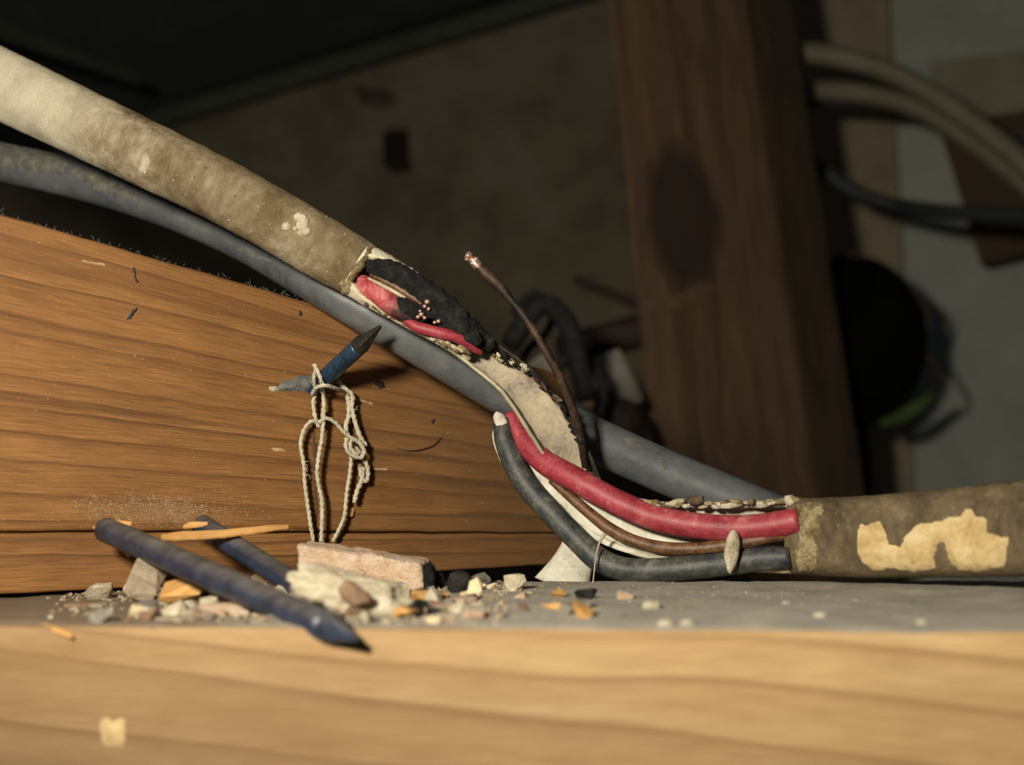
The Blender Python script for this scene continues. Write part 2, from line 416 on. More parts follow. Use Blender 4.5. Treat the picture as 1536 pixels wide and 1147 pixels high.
M['woodscuff2'] = mottled('torn_wood', ['8b744f', 'a8916a', 'b9a37a'], .4, 1.8, .9, .6, .15, .1)
M['wall'] = mottled('cement_wall', ['463d30', '5a5042', '696150', '757061'], .006, .05, .95, .6, 2.0, .1, bscale=.15)
M['board'] = mottled('pale_board', ['7b7d74', '8b8e85', '979a90'], .007, .06, .9, .4, 1.5, .1, bscale=.15)
M['beige_board'] = mottled('beige_board', ['6a5f4c', '7a6f5a', '857b66'], .012, .08, .9, .4, 1.5, .1, bscale=.15)
M['brown_band'] = mottled('brown_band', ['67634f', '74705f', '7f7b6c'], .012, .08, .9, .4, 1.5, .1, bscale=.15)
M['ceil'] = mottled('dark_roof_lining', ['30312c', '383a33', '40423b'], .01, .08, .9, .4, 1.5, .1, bscale=.15)
M['ceil_trim'] = mottled('roof_trim', ['373a33', '3f423a', '464940'], .02, .1, .9, .4, 1.0, .1, bscale=.2)
M['dark_void'] = mottled('dark_hole', ['211c18', '2a241f'], .05, .3, .95, .3, .5, .05)
M['beige_cable'] = mottled('beige_cable', ['5a5242', '6a624f', '776f5b'], .04, .3, .6, .3, .3, .3)
M['dark_cable'] = mottled('dark_cable', ['1a1d1e', '262a2b', '303435'], .05, .3, .55, .3, .2, .3)
M['black_plastic'] = mottled('black_plastic', ['060606', '0a0a09', '0f0e0d'], .05, .3, .95, .3, .3, .03)
M['rust_wire'] = mottled('rusty_wire', ['2b1c13', '3d2a1d', '4c3827'], .1, .5, .6, .4, .2, .3)
M['green'] = mottled('green_strip', ['26330f', '354616', '42541d'], .1, .5, .6, .3, .2, .3)
M['scrap'] = mottled('grey_scrap', ['6c675d', '8a8478', '9e988b'], .05, .3, .8, .4, .4, .2)
M['junkpipe'] = mottled('brown_old_pipe', ['241b17', '352823', '43342d'], .06, .4, .7, .5, .4, .25)

# ------------------------------------------------------------------ setting: walls and roof lining behind
def slab(name, poly_px, D, mat, thick=20.0, kind='structure', parent=None, step=30):
    "a board with real thickness; corners given as (px,py,D)"
    a = [P(*q) for q in poly_px]; n = unit(np.cross(a[1] - a[0], a[2] - a[0]))
    if n.dot(CAM - a[0]) < 0: n = -n
    c8 = [a[0], a[1], a[3], a[2]] + [x - n * thick for x in (a[0], a[1], a[3], a[2])]
    V, F, G = rbox(c8, 1.0, (14, 10, 2), lambda p, q: n * 1.2 * fbm(p, .02, 3))
    o = mk(name, V, F, mat, parent, gc=V)
    if kind: tag(o, kind=kind)
    return o, V, F
wb, WV, WF = slab('wall_back', [(-900, -700, 800), (1750, -700, 700), (1750, 1500, 700), (-900, 1500, 800)], 0, M['wall'], 30)
tag(wb, 'mottled grey-brown cement wall in shadow behind the post', 'wall')
wr, RV, RF = slab('wall_right', [(1312, -500, 660), (2600, -500, 560), (2600, 1300, 560), (1395, 1300, 655)], 0, M['board'], 14)
tag(wr, 'pale grey-green board wall behind the cables at the right', 'wall')
tr, _, _ = slab('trim_1', [(1150, -400, 662), (1312, -400, 656), (1400, 1200, 652), (1180, 1200, 664)], 0, M['beige_board'], 16)
tag(tr, 'beige vertical batten between the post and the pale board wall', 'trim')
tr2, _, _ = slab('trim_2', [(1395, 92, 632), (1900, 30, 590), (1900, 110, 590), (1402, 188, 632)], 0, M['brown_band'], 5)
tag(tr2, 'brownish horizontal strip on the pale board wall above the wooden block', 'trim')
ce, _, _ = slab('ceiling', [(-1000, -300, 480), (1200, -140, 690), (190, 186, 742), (-1000, 560, 770)], 0, M['ceil'], 12)
tag(ce, 'dark sloping roof lining at the upper left', 'ceiling')
t3, _, _ = slab('trim_3', [(120, 198, 741), (900, -40, 702), (900, -10, 702), (120, 226, 741)], 0, M['ceil_trim'], 2)
tag(t3, 'faint grey edge strip where the roof lining meets the wall', 'trim')
t4, _, _ = slab('trim_4', [(-60, 6, 560), (215, 112, 640), (215, 128, 640), (-60, 36, 560)], 0, M['ceil'], 4)
tag(t4, 'faint thin strip on the dark roof lining above the cable', 'trim')
wbv = bvh_of(WV, WF)
for poly, nm in (([(575, 195), (612, 190), (618, 255), (590, 262), (572, 245)], 'hole'), ([(530, 130), (590, 135), (595, 158), (545, 160)], 'stain'), ([(810, 145), (830, 145), (832, 165), (812, 165)], 'stain')):
    patch('wall_' + nm, poly, wbv, M['dark_void'] if nm == 'hole' else M['rust_wire'], wb, 1.0, 5, .3, 3, 6, sink=.5)

# ------------------------------------------------------------------ front beam with its dusty top
FL = P(0, 939, 190); FR = P(1536, 949, 165); BKp = P(1190, 873, 240)
E = unit(FR - FL); NRM = unit(np.cross(E, BKp - FL)); BD = np.cross(NRM, E)
def Q(px, py):
    d = P(px, py, 1) - CAM; t = (FL - CAM).dot(NRM) / d.dot(NRM); return CAM + d * t
def proj(p):
    q = p - CAM; D = q.dot(FWD); return CX + FPX * q.dot(RGT) / D, CY - FPX * q.dot(UPV) / D, D
A0 = FL - E * 150; LEN = 430.0; DEP = (Q(700, 873) - FL).dot(BD)
def bw(p, q): return NRM * .18 * fbm(p, .05, 2) - BD * .25 * fbm(p, .06, 5)
c8 = [A0 - NRM * 46, A0 + E * LEN - NRM * 46, A0, A0 + E * LEN]
c8 = c8 + [x + BD * DEP for x in c8]
beam = thing('timber_beam', A0 + E * LEN / 2 - NRM * 46 + BD * DEP / 2, 'pale pine beam across the foreground with a dusty grey top', 'beam')
V, F, G = rbox(c8, .7, (120, 16, 20), bw, gco=(-80, 0, 0))
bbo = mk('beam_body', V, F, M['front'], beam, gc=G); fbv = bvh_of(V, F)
# dust skin
V = []; F = []; nu, nv = 300, 46
for j in range(nv + 1):
    for i in range(nu + 1):
        x = LEN * i / nu; y0 = .45 + .5 * fbm((x, 0, 0), .15, 8) + .35 * nz(x, 0, 0, .9, 4)
        t = j / nv; y = y0 + (DEP - .5 - y0) * t ** 1.25
        p = A0 + E * x + BD * y
        h = .28 + .35 * fbm(p, .16, 6) + .18 * fbm(p, .7, 7)
        h = max(h, .05) * min(1, t * 14 + .0) - (.15 if j in (0, nv) else 0)
        V.append(p + NRM * (h + .02 + .18 * fbm(p, .05, 2)))
for j in range(nv):
    for i in range(nu): k = j * (nu + 1) + i; F.append((k, k + 1, k + nu + 2, k + nu + 1))
d = mk('dust_layer', V, F, M['dust'], beam); d['label'] = 'grey dust covering the top of the beam'
o = patch('torn_fibre', [(150, 1078), (160, 1072), (168, 1082), (186, 1074), (190, 1100), (184, 1122), (160, 1122), (148, 1112)], fbv, M['woodscuff2'], bbo, .35, 3, .5, 6, 5)
o['label'] = 'pale torn wood fibres on the front of the beam'

# ------------------------------------------------------------------ joist at the left
def jface(x, y, lift=0.0): return None
TL, TR, BL, BR = P(-90, 294, 223), P(848, 563, 292), P(-90, 896, 223), P(848, 846, 292)
JN = unit(np.cross(TR - BL, TL - BR));
if JN.dot(CAM - TL) < 0: JN = -JN
GR0, GR1 = .838, .852                                     # groove between face and lower lip
joist = thing('timber_joist', (BL + BR) / 2 - JN * 20, 'orange-brown pine joist at the left with dark grain lines', 'joist')
def jdisp(p, q): return JN * .2 * fbm(p, .05, 9) + np.array([0, 0, .3 * fbm(p, .12, 4)])
def jcorner(t):
    return BL + (TL - BL) * t, BR + (TR - BR) * t
b0, b1 = jcorner(.165); t0, t1 = jcorner(1.0); JX = np.linalg.norm(b1 - b0) * .6
b0 = b0 - (b1 - b0) * .6; t0 = t0 - (t1 - t0) * .6
c8 = [b0, b1, t0, t1]; c8 = c8 + [x - JN * 42 for x in c8]
V, F, G = rbox(c8, .9, (150, 60, 10), jdisp, gco=(-JX, 0, 0)); jb = mk('joist_body', V, F, M['joist'], joist, gc=G); jbv = bvh_of(V, F)
b0, b1 = jcorner(0.0); t0, t1 = jcorner(.161); b0 = b0 - (b1 - b0) * .6; t0 = t0 - (t1 - t0) * .6
c8 = [b0 + JN * .5, b1 + JN * .2, t0 + JN * .5, t1 + JN * .2]; c8 = c8 + [x - JN * 42 for x in c8]
V, F, G = rbox(c8, .7, (90, 14, 8), jdisp, gco=(-JX, 31, 7)); mk('lower_lip', V, F, M['joist'], joist, gc=G); lbv = bvh_of(V, F)
def inpoly(q, pl):
    c = False
    for i in range(len(pl)):
        a, b = pl[i], pl[i - 1]
        if (a[1] > q[1]) != (b[1] > q[1]) and q[0] < (b[0] - a[0]) * (q[1] - a[1]) / (b[1] - a[1]) + a[0]: c = not c
    return c
r3 = random.Random(5); V = []; F = []
def fleck(x, y, s):
    h = jbv.ray_cast(Vector(CAM), Vector(unit(P(x, y, 100) - CAM)))
    if h[0] is None: return
    p = np.array(h[0]); u = unit(TR - TL); v = np.cross(JN, u); a = r3.uniform(0, 6.28); b = len(V)
    for q in range(4): V.append(p + JN * .01 + (u * math.cos(a + q * 1.57) * 1.5 + v * math.sin(a + q * 1.57)) * s * r3.uniform(.5, 1.2))
    V.append(p + JN * s * .7); F.extend([(b + q, b + (q + 1) % 4, b + 4) for q in range(4)])
n = 0
while n < 3600:
    x, y = r3.gauss(232, 62), r3.gauss(766, 12)
    if y < 792 and fbm((x, y, 0), .03, 3) > r3.uniform(-.6, .35): fleck(x, y, r3.choice((.03, .04, .06, .08, .12))); n += 1
for k in range(900): fleck(r3.uniform(5, 800), r3.uniform(330, 840), r3.choice((.03, .04, .05, .07, .1, .14)))
o = mk('dust_flecks', V, F, M['pipe_dust2'], jb, smooth=False); o['label'] = 'pale dust flecks, thickest in a smear along the foot of the joist'; o['kind'] = 'stuff'
o = patch('putty_dab', [(415, 582), (425, 572), (445, 566), (470, 562), (478, 578), (468, 588), (440, 587), (420, 588)], jbv, M['putty'], jb, .8, 2.5, .6, 5, 4)
o['label'] = 'grey putty around the foot of the nail'
patch('putty_crumb', [(402, 580), (412, 578), (420, 584), (412, 588), (403, 586)], jbv, M['mortar'], jb, .6, 2, .6, 2, 2)
for i, pl in enumerate(([(188, 480), (196, 466), (206, 460), (207, 464), (196, 480)], [(197, 402), (202, 398), (206, 418), (210, 424), (202, 424)], [(645, 632), (650, 626), (654, 630), (650, 638)], [(560, 575), (566, 568), (576, 572), (580, 582), (570, 584)], [(446, 468), (450, 464), (455, 472), (450, 476)])):
    patch('dark_nick', pl, jbv, M['nail_tip'], jb, .25, 1.8, .5, i, 1.5)
for i, pl in enumerate(([(405, 670), (425, 672), (432, 678), (412, 677)], [(560, 700), (582, 702), (580, 706), (562, 704)], [(530, 595), (560, 604), (558, 608), (532, 600)], [(120, 388), (160, 396), (158, 400), (122, 392)])):
    patch('light_scratch', pl, jbv, M['woodscuff'], jb, .1, 2, .5, i, 1.5, sink=.05)
# hair crack
V, F, G, _ = sweep([(590, 672, 269.2, .05, .1), (620, 676, 271.2, .09, .1), (650, 668, 273.7, .1, .1), (662, 655, 274.7, .06, .1)], .6, 6)
mk('hair_crack', V, F, M['nail_tip'], joist)

# ------------------------------------------------------------------ post and the things far behind
pc = [P(985, 780, 470), P(1228, 780, 500), P(905, -60, 478), P(1108, -60, 508)]   # front face: bl br tl tr
pdir = unit(P(1310, 780, 545) - pc[1]); pd2 = unit(P(1180, -60, 553) - pc[3])
post = thing('timber_post', (pc[0] + pc[1]) / 2 + pdir * 20, 'dark reddish-brown rough timber post standing behind the cable', 'post')
ext = pc[2] - pc[0]
bl, br_, tl, tr_ = pc[0] - ext * .2, pc[1] - (pc[3] - pc[1]) * .2, pc[2] + ext * .3, pc[3] + (pc[3] - pc[1]) * .3
c8 = [bl, tl, br_, tr_, bl + pdir * 52, tl + pd2 * 52, br_ + pdir * 52, tr_ + pd2 * 52]
V, F, G = rbox(c8, 2.0, (50, 18, 12), lambda p, q: np.array([.9 * fbm(p, .02, 3), .9 * fbm(p, .025, 6), 0]))
kn = G[np.argmin(np.linalg.norm(V - P(1010, 335, 487), axis=1))]; G[:, 0] += KNOT[0] - kn[0]; G[:, 1] += KNOT[1] - kn[1]
pob = mk('post_body', V, F, M['post'], post, gc=G); pbv = bvh_of(V, F)
o = patch('dusty_ridge', [(965, 455), (1000, 440), (1060, 425), (1090, 400), (1095, 425), (1050, 455), (985, 475)], pbv, M['ledge'], pob, .8, 7, .4, 9, 10, sink=.4)
o = patch('pale_streak', [(1078, 700), (1085, 640), (1094, 635), (1098, 680), (1092, 735), (1080, 735)], pbv, M['ledge'], pob, .3, 6, .4, 3, 6, sink=.2)

# plank on which the post and rubble stand
l0, l1, l2, l3 = P(640, 690, 385), P(985, 715, 385), P(945, 665, 462), P(640, 650, 520)
c8 = [l0 - [0, 0, 16], l1 - [0, 0, 16], l0, l1, l3 - [0, 0, 16], l2 - [0, 0, 16], l3, l2]
V, F, G = rbox(c8, 1.0, (40, 6, 20), lambda p, q: np.array([0, 0, .5 * fbm(p, .05, 3)]))
ledge = mk('wooden_plank', V, F, M['ledge'], None, gc=G); tag(ledge, 'dark dusty plank behind the grey pipe under the rubble', 'plank')
lgv = bvh_of(V, F)
def on_ledge(px, D):
    p = P(px, 600, D); h = lgv.ray_cast(Vector((p[0], p[1], 200)), Vector((0, 0, -1))); return np.array(h[0]) if h[0] else p

# background cables
def tube_thing(name, ctrl, r, mat, label, cat, group=None, step=3.0, nth=14, disp=None):
    V, F, G, _ = sweep([(c[0], c[1], c[2], r, r) for c in ctrl], step, nth, disp=disp)
    return tag(mk(name, V, F, mat, None, gc=G), label, cat, group)
tube_thing('background_cable', [(1120, 92, 575), (1195, 80, 570), (1260, 86, 566), (1330, 106, 562), (1400, 142, 556), (1470, 192, 550), (1536, 245, 542), (1640, 340, 530)], 4.4, M['beige_cable'], 'thick beige cable curving down across the upper right, topmost of its bundle', 'cable', 'cables in the upper right')
tube_thing('background_cable', [(1130, 134, 590), (1205, 135, 588), (1290, 140, 586), (1370, 160, 582), (1440, 200, 578), (1540, 278, 572), (1640, 370, 560)], 4.2, M['beige_cable'], 'beige cable running just under the topmost thick cable', 'cable', 'cables in the upper right')
tube_thing('background_cable', [(1130, 160, 600), (1205, 155, 600), (1290, 159, 598), (1380, 171, 597), (1460, 190, 594), (1536, 215, 590), (1640, 260, 586)], 1.8, M['dark_cable'], 'thin dark cable below the two beige cables', 'cable', 'cables in the upper right')
tube_thing('background_cable', [(1170, 205, 586), (1235, 255, 582), (1280, 286, 578), (1340, 306, 574), (1420, 318, 555), (1536, 323, 534), (1660, 322, 500)], 3.0, M['dark_cable'], 'dark grey cable sagging in front of the brown wooden block', 'cable', 'cables in the upper right')
# wooden block on the wall
a = [P(1410, 196, 622), P(1640, 142, 600), P(1690, 345, 596), P(1471, 396, 616)]; bn = unit(np.cross(a[1] - a[0], a[2] - a[0])); bn = bn if bn.dot(CAM - a[0]) < 0 else -bn
c8 = [a[3], a[2], a[0], a[1]]; c8 = c8 + [x + bn * 28 for x in c8]
V, F, G = rbox(c8, 1.2, (14, 10, 5)); tag(mk('wooden_block', V, F, M['block'], None, gc=G), 'dark brown wooden block fixed to the pale board at the right edge', 'block')
# dark round fitting with wire loop and green strip
c = P(1275, 512, 585)
fit = thing('round_fitting', c - [0, 0, 36], 'black domed round fitting half hidden behind the post', 'fitting')
V = []; F = []; nr, na = 16, 48
ax = unit(CAM - c); sx = unit(np.cross(ax, [0, 0, 1])); sy = np.cross(sx, ax)
for i in range(nr + 1):
    ph = math.pi / 2 * i / nr
    for j in range(na):
        th = 2 * math.pi * j / na
        V.append(c + (sx * math.cos(th) * 31 + sy * math.sin(th) * 36) * max(math.sin(ph) ** .7, .001) + ax * 16 * math.cos(ph))
for j in range(na):
    th = 2 * math.pi * j / na; V.append(c + (sx * math.cos(th) * 31 + sy * math.sin(th) * 36) - ax * 16)
for i in range(nr + 1):
    for j in range(na): F.append((i * na + j, i * na + (j + 1) % na, (i + 1) * na + (j + 1) % na, (i + 1) * na + j))
F.append([(nr + 1) * na + j for j in range(na)])
mk('dome', V, F, M['black_plastic'], fit)
V, F, G, _ = sweep([(1270, 378, 580, .9, .9), (1330, 405, 578, .9, .9), (1378, 445, 576, .9, .9), (1393, 478, 576, .9, .9), (1383, 515, 577, .9, .9), (1402, 548, 578, .9, .9), (1418, 578, 578, .9, .9), (1408, 594, 578, .9, .9), (1378, 612, 578, .9, .9)], 2, 10)
mk('wire_loop', V, F, M['rust_wire'], fit, gc=G)
V, F, G, _ = sweep([(1320, 634, 577, 1.6, .6), (1345, 628, 577, 2.6, .7), (1372, 612, 577, 2.8, .7), (1402, 590, 577, 1.6, .5)], 2, 10)
o = mk('green_strip', V, F, M['green'], fit, gc=G); o['label'] = 'small green strip'
tube_thing('hanging_cord', [(1290, 620, 570), (1296, 660, 572), (1300, 720, 574), (1302, 790, 576)], 2.2, M['black_plastic'], 'black cord hanging down along the right side of the post', 'cord')

# rubble and scrap between cable and post
tube_thing('old_pipe', [(840, 527, 500), (900, 512, 502), (950, 499, 504), (985, 489, 505)], 6.2, M['junkpipe'], 'dark brown old pipe lying across the rubble behind the cable', 'pipe', disp=lambda p, s, t: .5 * fbm(p, .15, 3))
tube_thing('thin_rod', [(862, 418, 500), (900, 434, 501), (955, 456, 503), (985, 466, 504)], 1.8, M['junkpipe'], 'thin dark rod pointing out above the old pipe', 'rod')
tube_thing('bent_hose', [(765, 520, 400), (790, 478, 402), (815, 456, 404), (840, 470, 406), (858, 500, 408), (868, 545, 410), (880, 600, 412)], 3.0, M['blackcrumb'], 'dark bent hose arching behind the upright bare wire', 'hose', disp=lambda p, s, t: .4 * fbm(p, .2, 5))
for pts, lab in (([(770, 470, 415), (800, 440, 418), (830, 462, 420), (820, 500, 421), (795, 520, 420), (772, 560, 418)], 'thin dark wire curl highest in the rubble behind the bare wire'),
                 ([(846, 600, 416), (835, 560, 417), (856, 530, 418), (886, 545, 419), (905, 585, 420), (900, 630, 421)], 'thin dark wire arch under the old pipe')):
    tube_thing('scrap_wire', pts, 1.3, M['blackcrumb'], lab, 'wire', 'scrap wires behind the cable')
for nm, pts, th, lab in (('scrap_sheet', [(893, 535, 445), (930, 522, 452), (966, 600, 452), (935, 612, 440)], 1.5, 'grey scrap sheet leaning under the old pipe'),
                         ('scrap_sheet', [(792, 545, 400), (815, 528, 404), (838, 560, 402), (812, 572, 398)], 1.2, 'small pale scrap of sheet beside the bent hose')):
    a = [P(*q) for q in pts]; n = unit(np.cross(a[1] - a[0], a[2] - a[0])); c8 = [a[0], a[1], a[3], a[2]]; c8 = c8 + [x + n * th for x in c8]
    V, F, G = rbox(c8, .3, (10, 8, 2), lambda p, q: n * .8 * fbm(p, .08, 4)); tag(mk(nm, V, F, M['scrap'], None, gc=V), lab, 'scrap')
for i, (px, D, sz, mt, lab) in enumerate(((830, 430, (26, 20, 18), 'greystone', 'rounded grey stone in the rubble behind the bare wire'), (905, 455, (30, 22, 20), 'brownstone', 'brown stone under the old pipe beside the post'),
                                        (780, 415, (18, 14, 12), 'blackcrumb', 'black lump in the rubble behind the flayed sheath'), (868, 425, (20, 14, 9), 'greystone', 'flat grey stone low in the rubble right of the bare wire'),
                                        (925, 440, (22, 16, 18), 'junkpipe', 'dark lump against the foot of the post'))):
    V, F = lump(on_ledge(px, D) - [0, 0, .8], sz, 20 + i, i, 0, 3, .35, 1.4); tag(mk('rubble_stone', V, F, M[mt]), lab, 'stone', 'rubble behind the cable')

# ------------------------------------------------------------------ grey pipe
pc_ = [(-350, 196, 316), (-80, 226, 300), (0, 243, 297), (130, 272, 290), (260, 313, 281), (370, 361, 270), (467, 417, 260), (530, 453, 257.6), (600, 495, 258), (733, 575, 262), (800, 613, 265), (885, 656, 266.5), (1000, 708, 266), (1130, 762, 264), (1180, 783, 264), (1230, 806, 265)]
def pdisp(p, s, t): return .06 * fbm(p, .25, 3)
V, F, G, _ = sweep([(a, b, c, 4.25, 4.25) for a, b, c in pc_], .9, 32, disp=pdisp)
pipe = thing('grey_pipe', P(467, 417, 262) - [0, 0, 4.2], 'smooth dark grey plastic pipe running diagonally behind the damaged cable', 'pipe')
ppo = mk('pipe_body', V, F, M['pipe'], pipe, gc=G); gbv = bvh_of(V, F)
for i, pl in enumerate(([(568, 515), (580, 508), (594, 510), (596, 524), (584, 528)], [(890, 632), (905, 634), (912, 645), (900, 643)], [(930, 650), (955, 658), (970, 672), (945, 668)], [(980, 680), (1000, 690), (1002, 705), (990, 698)], [(0, 212), (60, 222), (110, 245), (90, 262), (30, 256), (0, 250)], [(100, 250), (160, 262), (200, 290), (230, 305), (190, 300), (130, 280)], [(330, 355), (370, 372), (420, 398), (390, 392), (350, 372)])):
    patch('dust_patch', pl, gbv, M['pipe_dust'], ppo, .12, 3, .9, i, 6, sink=.06)

# ------------------------------------------------------------------ the damaged cable
cable = thing('electrical_cable', P(1000, 870, 243), 'dirty flat cable torn open with red and black cores exposed', 'cable')
def crust(k, seed):
    def f(p, s, t): return k * (.10 * fbm(p, .35, seed) + .10 * max(0, fbm(p, 1.1, seed + 2)) * 1.4)
    return f
up = [(-350, -36, 306, 7.2, 4.0, 0), (-90, 84, 287, 7.0, 4.0, 0), (0, 126, 280, 6.9, 4.0, 0), (105, 176, 271, 6.5, 4.0, 0), (209, 226, 263, 6.15, 4.0, 0), (314, 277, 256.5, 5.8, 4.0, 0), (401, 324, 252, 5.6, 4.0, 0), (490, 376, 249, 5.45, 4.0, 0), (545, 408, 248, 5.1, 4.0, 0)]
V, F, G, _ = sweep(up, .7, 44, 2.7, disp=crust(1.6, 2)); G[:, 0] -= np.linalg.norm(P(-350, -36, 306) - P(-90, 84, 287))
o = mk('outer_sheath', V, F, M['sheath_dirty'], cable, gc=G); o['label'] = 'dirty cream sheath of the upper cable run'; ubv = bvh_of(V, F); uso = o
def usurf(x, y):
    h = ubv.ray_cast(Vector(CAM), Vector(unit(P(x, y, 100) - CAM))); return (np.array(h[0]), np.array(h[1])) if h[0] else (None, None)
r4 = random.Random(9)
for i in range(15):
    x, y = r4.gauss(452, 10), r4.gauss(340, 13); p, n = usurf(x, y)
    if p is None: continue
    k = r4.uniform(.7, 2.2); V, F = lump(p - [0, 0, k / 2], (k * 1.1, k * .8, k), 500 + i, 0, 0, 2, .4); mk('mortar_lump', V, F, M['mortar'], uso)
patch('pale_drip', [(205, 256), (213, 232), (222, 224), (224, 240), (218, 262)], ubv, M['mortar'], uso, .3, 2.5, .8, 4, 4)
V = []; F = []
for i in range(150):
    x = 80 + 470 * r4.random() ** .5; y = np.interp(x, [0, 209, 401, 545], [126, 226, 324, 408]) + r4.uniform(-52, 52); p, n = usurf(x, y)
    if p is None: continue
    k = r4.choice((.12, .16, .2, .3, .45)); a, f = lump(p - [0, 0, k / 2], (k * 1.3, k * .7, k), i, 0, 0, 1, .5); b = len(V); V.extend(a); F.extend([[q + b for q in t] for t in f])
o = mk('sheath_grit', V, F, M['mortar_dirty'], uso); o['label'] = 'fine mortar grit stuck to the sheath'; o['kind'] = 'stuff'
o = patch('crust_rim', [(508, 425), (524, 410), (540, 390), (552, 372), (580, 380), (572, 388), (554, 392), (546, 404), (534, 414), (532, 430), (540, 448), (520, 446)], ubv, M['mortar_dirty'], uso, .5, 2.2, 1.0, 9, 3); o['label'] = 'crumbly cream rim of the torn opening'
# slit length of the upper run, opened towards the viewer
mid = [(536, 403, 248, 5.05, 4.05, 0), (600, 441, 247.6, 4.85, 3.9, 0), (650, 473, 247.6, 4.3, 3.6, 0), (690, 501, 248.2, 3.6, 3.2, 4), (716, 520, 249, 3.0, 2.8, 8)]
def op1(s, L):
    k = min(1, s / 3.5) ** .5; e = max(0, (s - L * .72) / (L * .28))
    return (6 + 34 * k + 24 * e + 7 * nz(s, 0, 0, .9, 3), 6 + 36 * k + 40 * e + 11 * nz(s, 5, 0, 1.3, 5))
V, F, G, MI = sweep(mid, .35, 34, 2.6, opening=op1, thick=1.35, disp=crust(1.5, 6))
S_ = G[:, 0]; burn = np.array([min(1, max(0, (g[0] - 11) / 9)) * (1.0 if (g[1] % 1000) < 15 else .35) for g in G])
burn = np.array([np.clip(1.35 - np.linalg.norm(v - P(705, 480, 245)) / 6.5 + .8 * fbm(v, .5, 3), 0, 1) for v in V])
o = mk('slit_sheath', V, F, [M['sheath_dirty'], M['sheath_cut']], cable, gc=G, midx=MI, burn=burn); o['label'] = 'torn cream sheath scorched black on one side'
# flayed strip: inner side towards the viewer
rib = [(668, 489, 248.3, 3.7, 3.2, 2), (700, 511, 248.4, 3.4, 2.9, 5), (735, 540, 248.8, 3.2, 2.5, 12), (765, 563, 249.3, 3.5, 2.3, 17), (790, 590, 250, 3.85, 2.2, 20), (821, 634, 251.5, 4.1, 2.2, 18), (850, 679, 253.5, 3.9, 2.2, 12), (876, 720, 256, 3.0, 2.2, 6), (888, 760, 258.2, 2.8, 2.0, 0)]
def op2(s, L):
    k = min(1, s / 9)
    return (52 + 26 * k + 5 * nz(s, 0, 0, .5, 3), 62 + 14 * k + 9 * nz(s, 3, 0, 1.2, 5) + 6 * nz(s, 3, 0, 3, 5))
V, F, G, MI = sweep(rib, .4, 30, 2.2, opening=op2, thick=.55, disp=crust(1.0, 9))
burn = []
for v in V:
    x, y, D = proj(v)
    # scorch follows the torn upper edge of the strip
    ed = np.interp(x, [720, 740, 800, 840, 870, 890], [520, 530, 563, 608, 660, 715])
    burn.append(np.clip(1.1 - (y - ed) / 7 + 1.0 * fbm(v, .9, 4), 0, 1) if y < ed + 12 else np.clip(2.2 * fbm(v, 1.3, 2) - .75, 0, 1))
o = mk('flayed_sheath', V, F, [M['sheath_inner'], M['sheath_inner']], cable, gc=G, midx=MI, burn=burn); o['label'] = 'cream inside of the flayed sheath strip with scorched edge'
# curled burnt edge bits
for i in range(40):
    t = rnd.random(); x = 735 + 150 * t; y = np.interp(x, [720, 740, 800, 840, 870, 890], [522, 532, 563, 609, 661, 719]) + rnd.uniform(-4, 5); k = rnd.choice((.5, .8, 1.0, 1.6))
    V, F = lump(P(x, y, 247.8 + 5 * t) + np.array([0, rnd.uniform(-.5, .7), -.4]), (rnd.uniform(.7, 2.0) * k, .7, rnd.uniform(.4, .9) * k), 100 + i, rnd.uniform(-.4, .4), rnd.uniform(.2, 1.2), 2, .7, 2.0)
    mk('torn_shred', V, F, M[('mortar', 'mortar_dirty', 'char', 'sheath_dirty')[i % 4] if t < .42 else ('char', 'burnt_red', 'dark_wire', 'char')[i % 4]], cable, smooth=False)
# ragged lips of the upper slit
for i in range(44):
    t = i / 43; x = 548 + 150 * t
    for k in (0, 1):
        if k == 0: y = np.interp(x, [533, 600, 650, 700], [447, 483, 512, 533]) - 4
        else:
            x = 566 + 150 * t; y = np.interp(x, [560, 587, 633, 673, 717, 767], [376, 388, 417, 456, 489, 527]) + 2
        V, F = lump(P(x + rnd.uniform(-3, 3), y + rnd.uniform(-3, 3), 245.6 if k == 0 else 246.6) - [0, 0, .5], (rnd.uniform(.9, 2.4), 1.2, rnd.uniform(.6, 1.4)), 400 + i + 60 * k, 0, .55 + rnd.uniform(-.3, .3), 2, .5, 1.8)
        mk('lip_crumb', V, F, M['char' if (k and t > .55 and i % 3) else ('mortar_dirty', 'sheath_brown', 'mortar')[i % 3]], cable)
# white flap hanging behind the black core
V, F, G, MI = sweep([(884, 742, 259, 3.2, 1.4, 0), (880, 780, 260, 3.6, 1.6, 0), (872, 815, 260, 3.4, 1.6, 0), (858, 848, 260, 3.9, 1.6, 0), (842, 884, 259, 5.4, 1.6, 0)], .6, 22, 2.2, disp=crust(.5, 4))
o = mk('sheath_flap', V, F, M['sheath_white'], cable, gc=G, burn=np.clip([(proj(v)[0] - 872) / 30 * .45 * (proj(v)[1] > 815) for v in V], 0, .5)); o['label'] = 'white sheath flap hanging down to the beam'
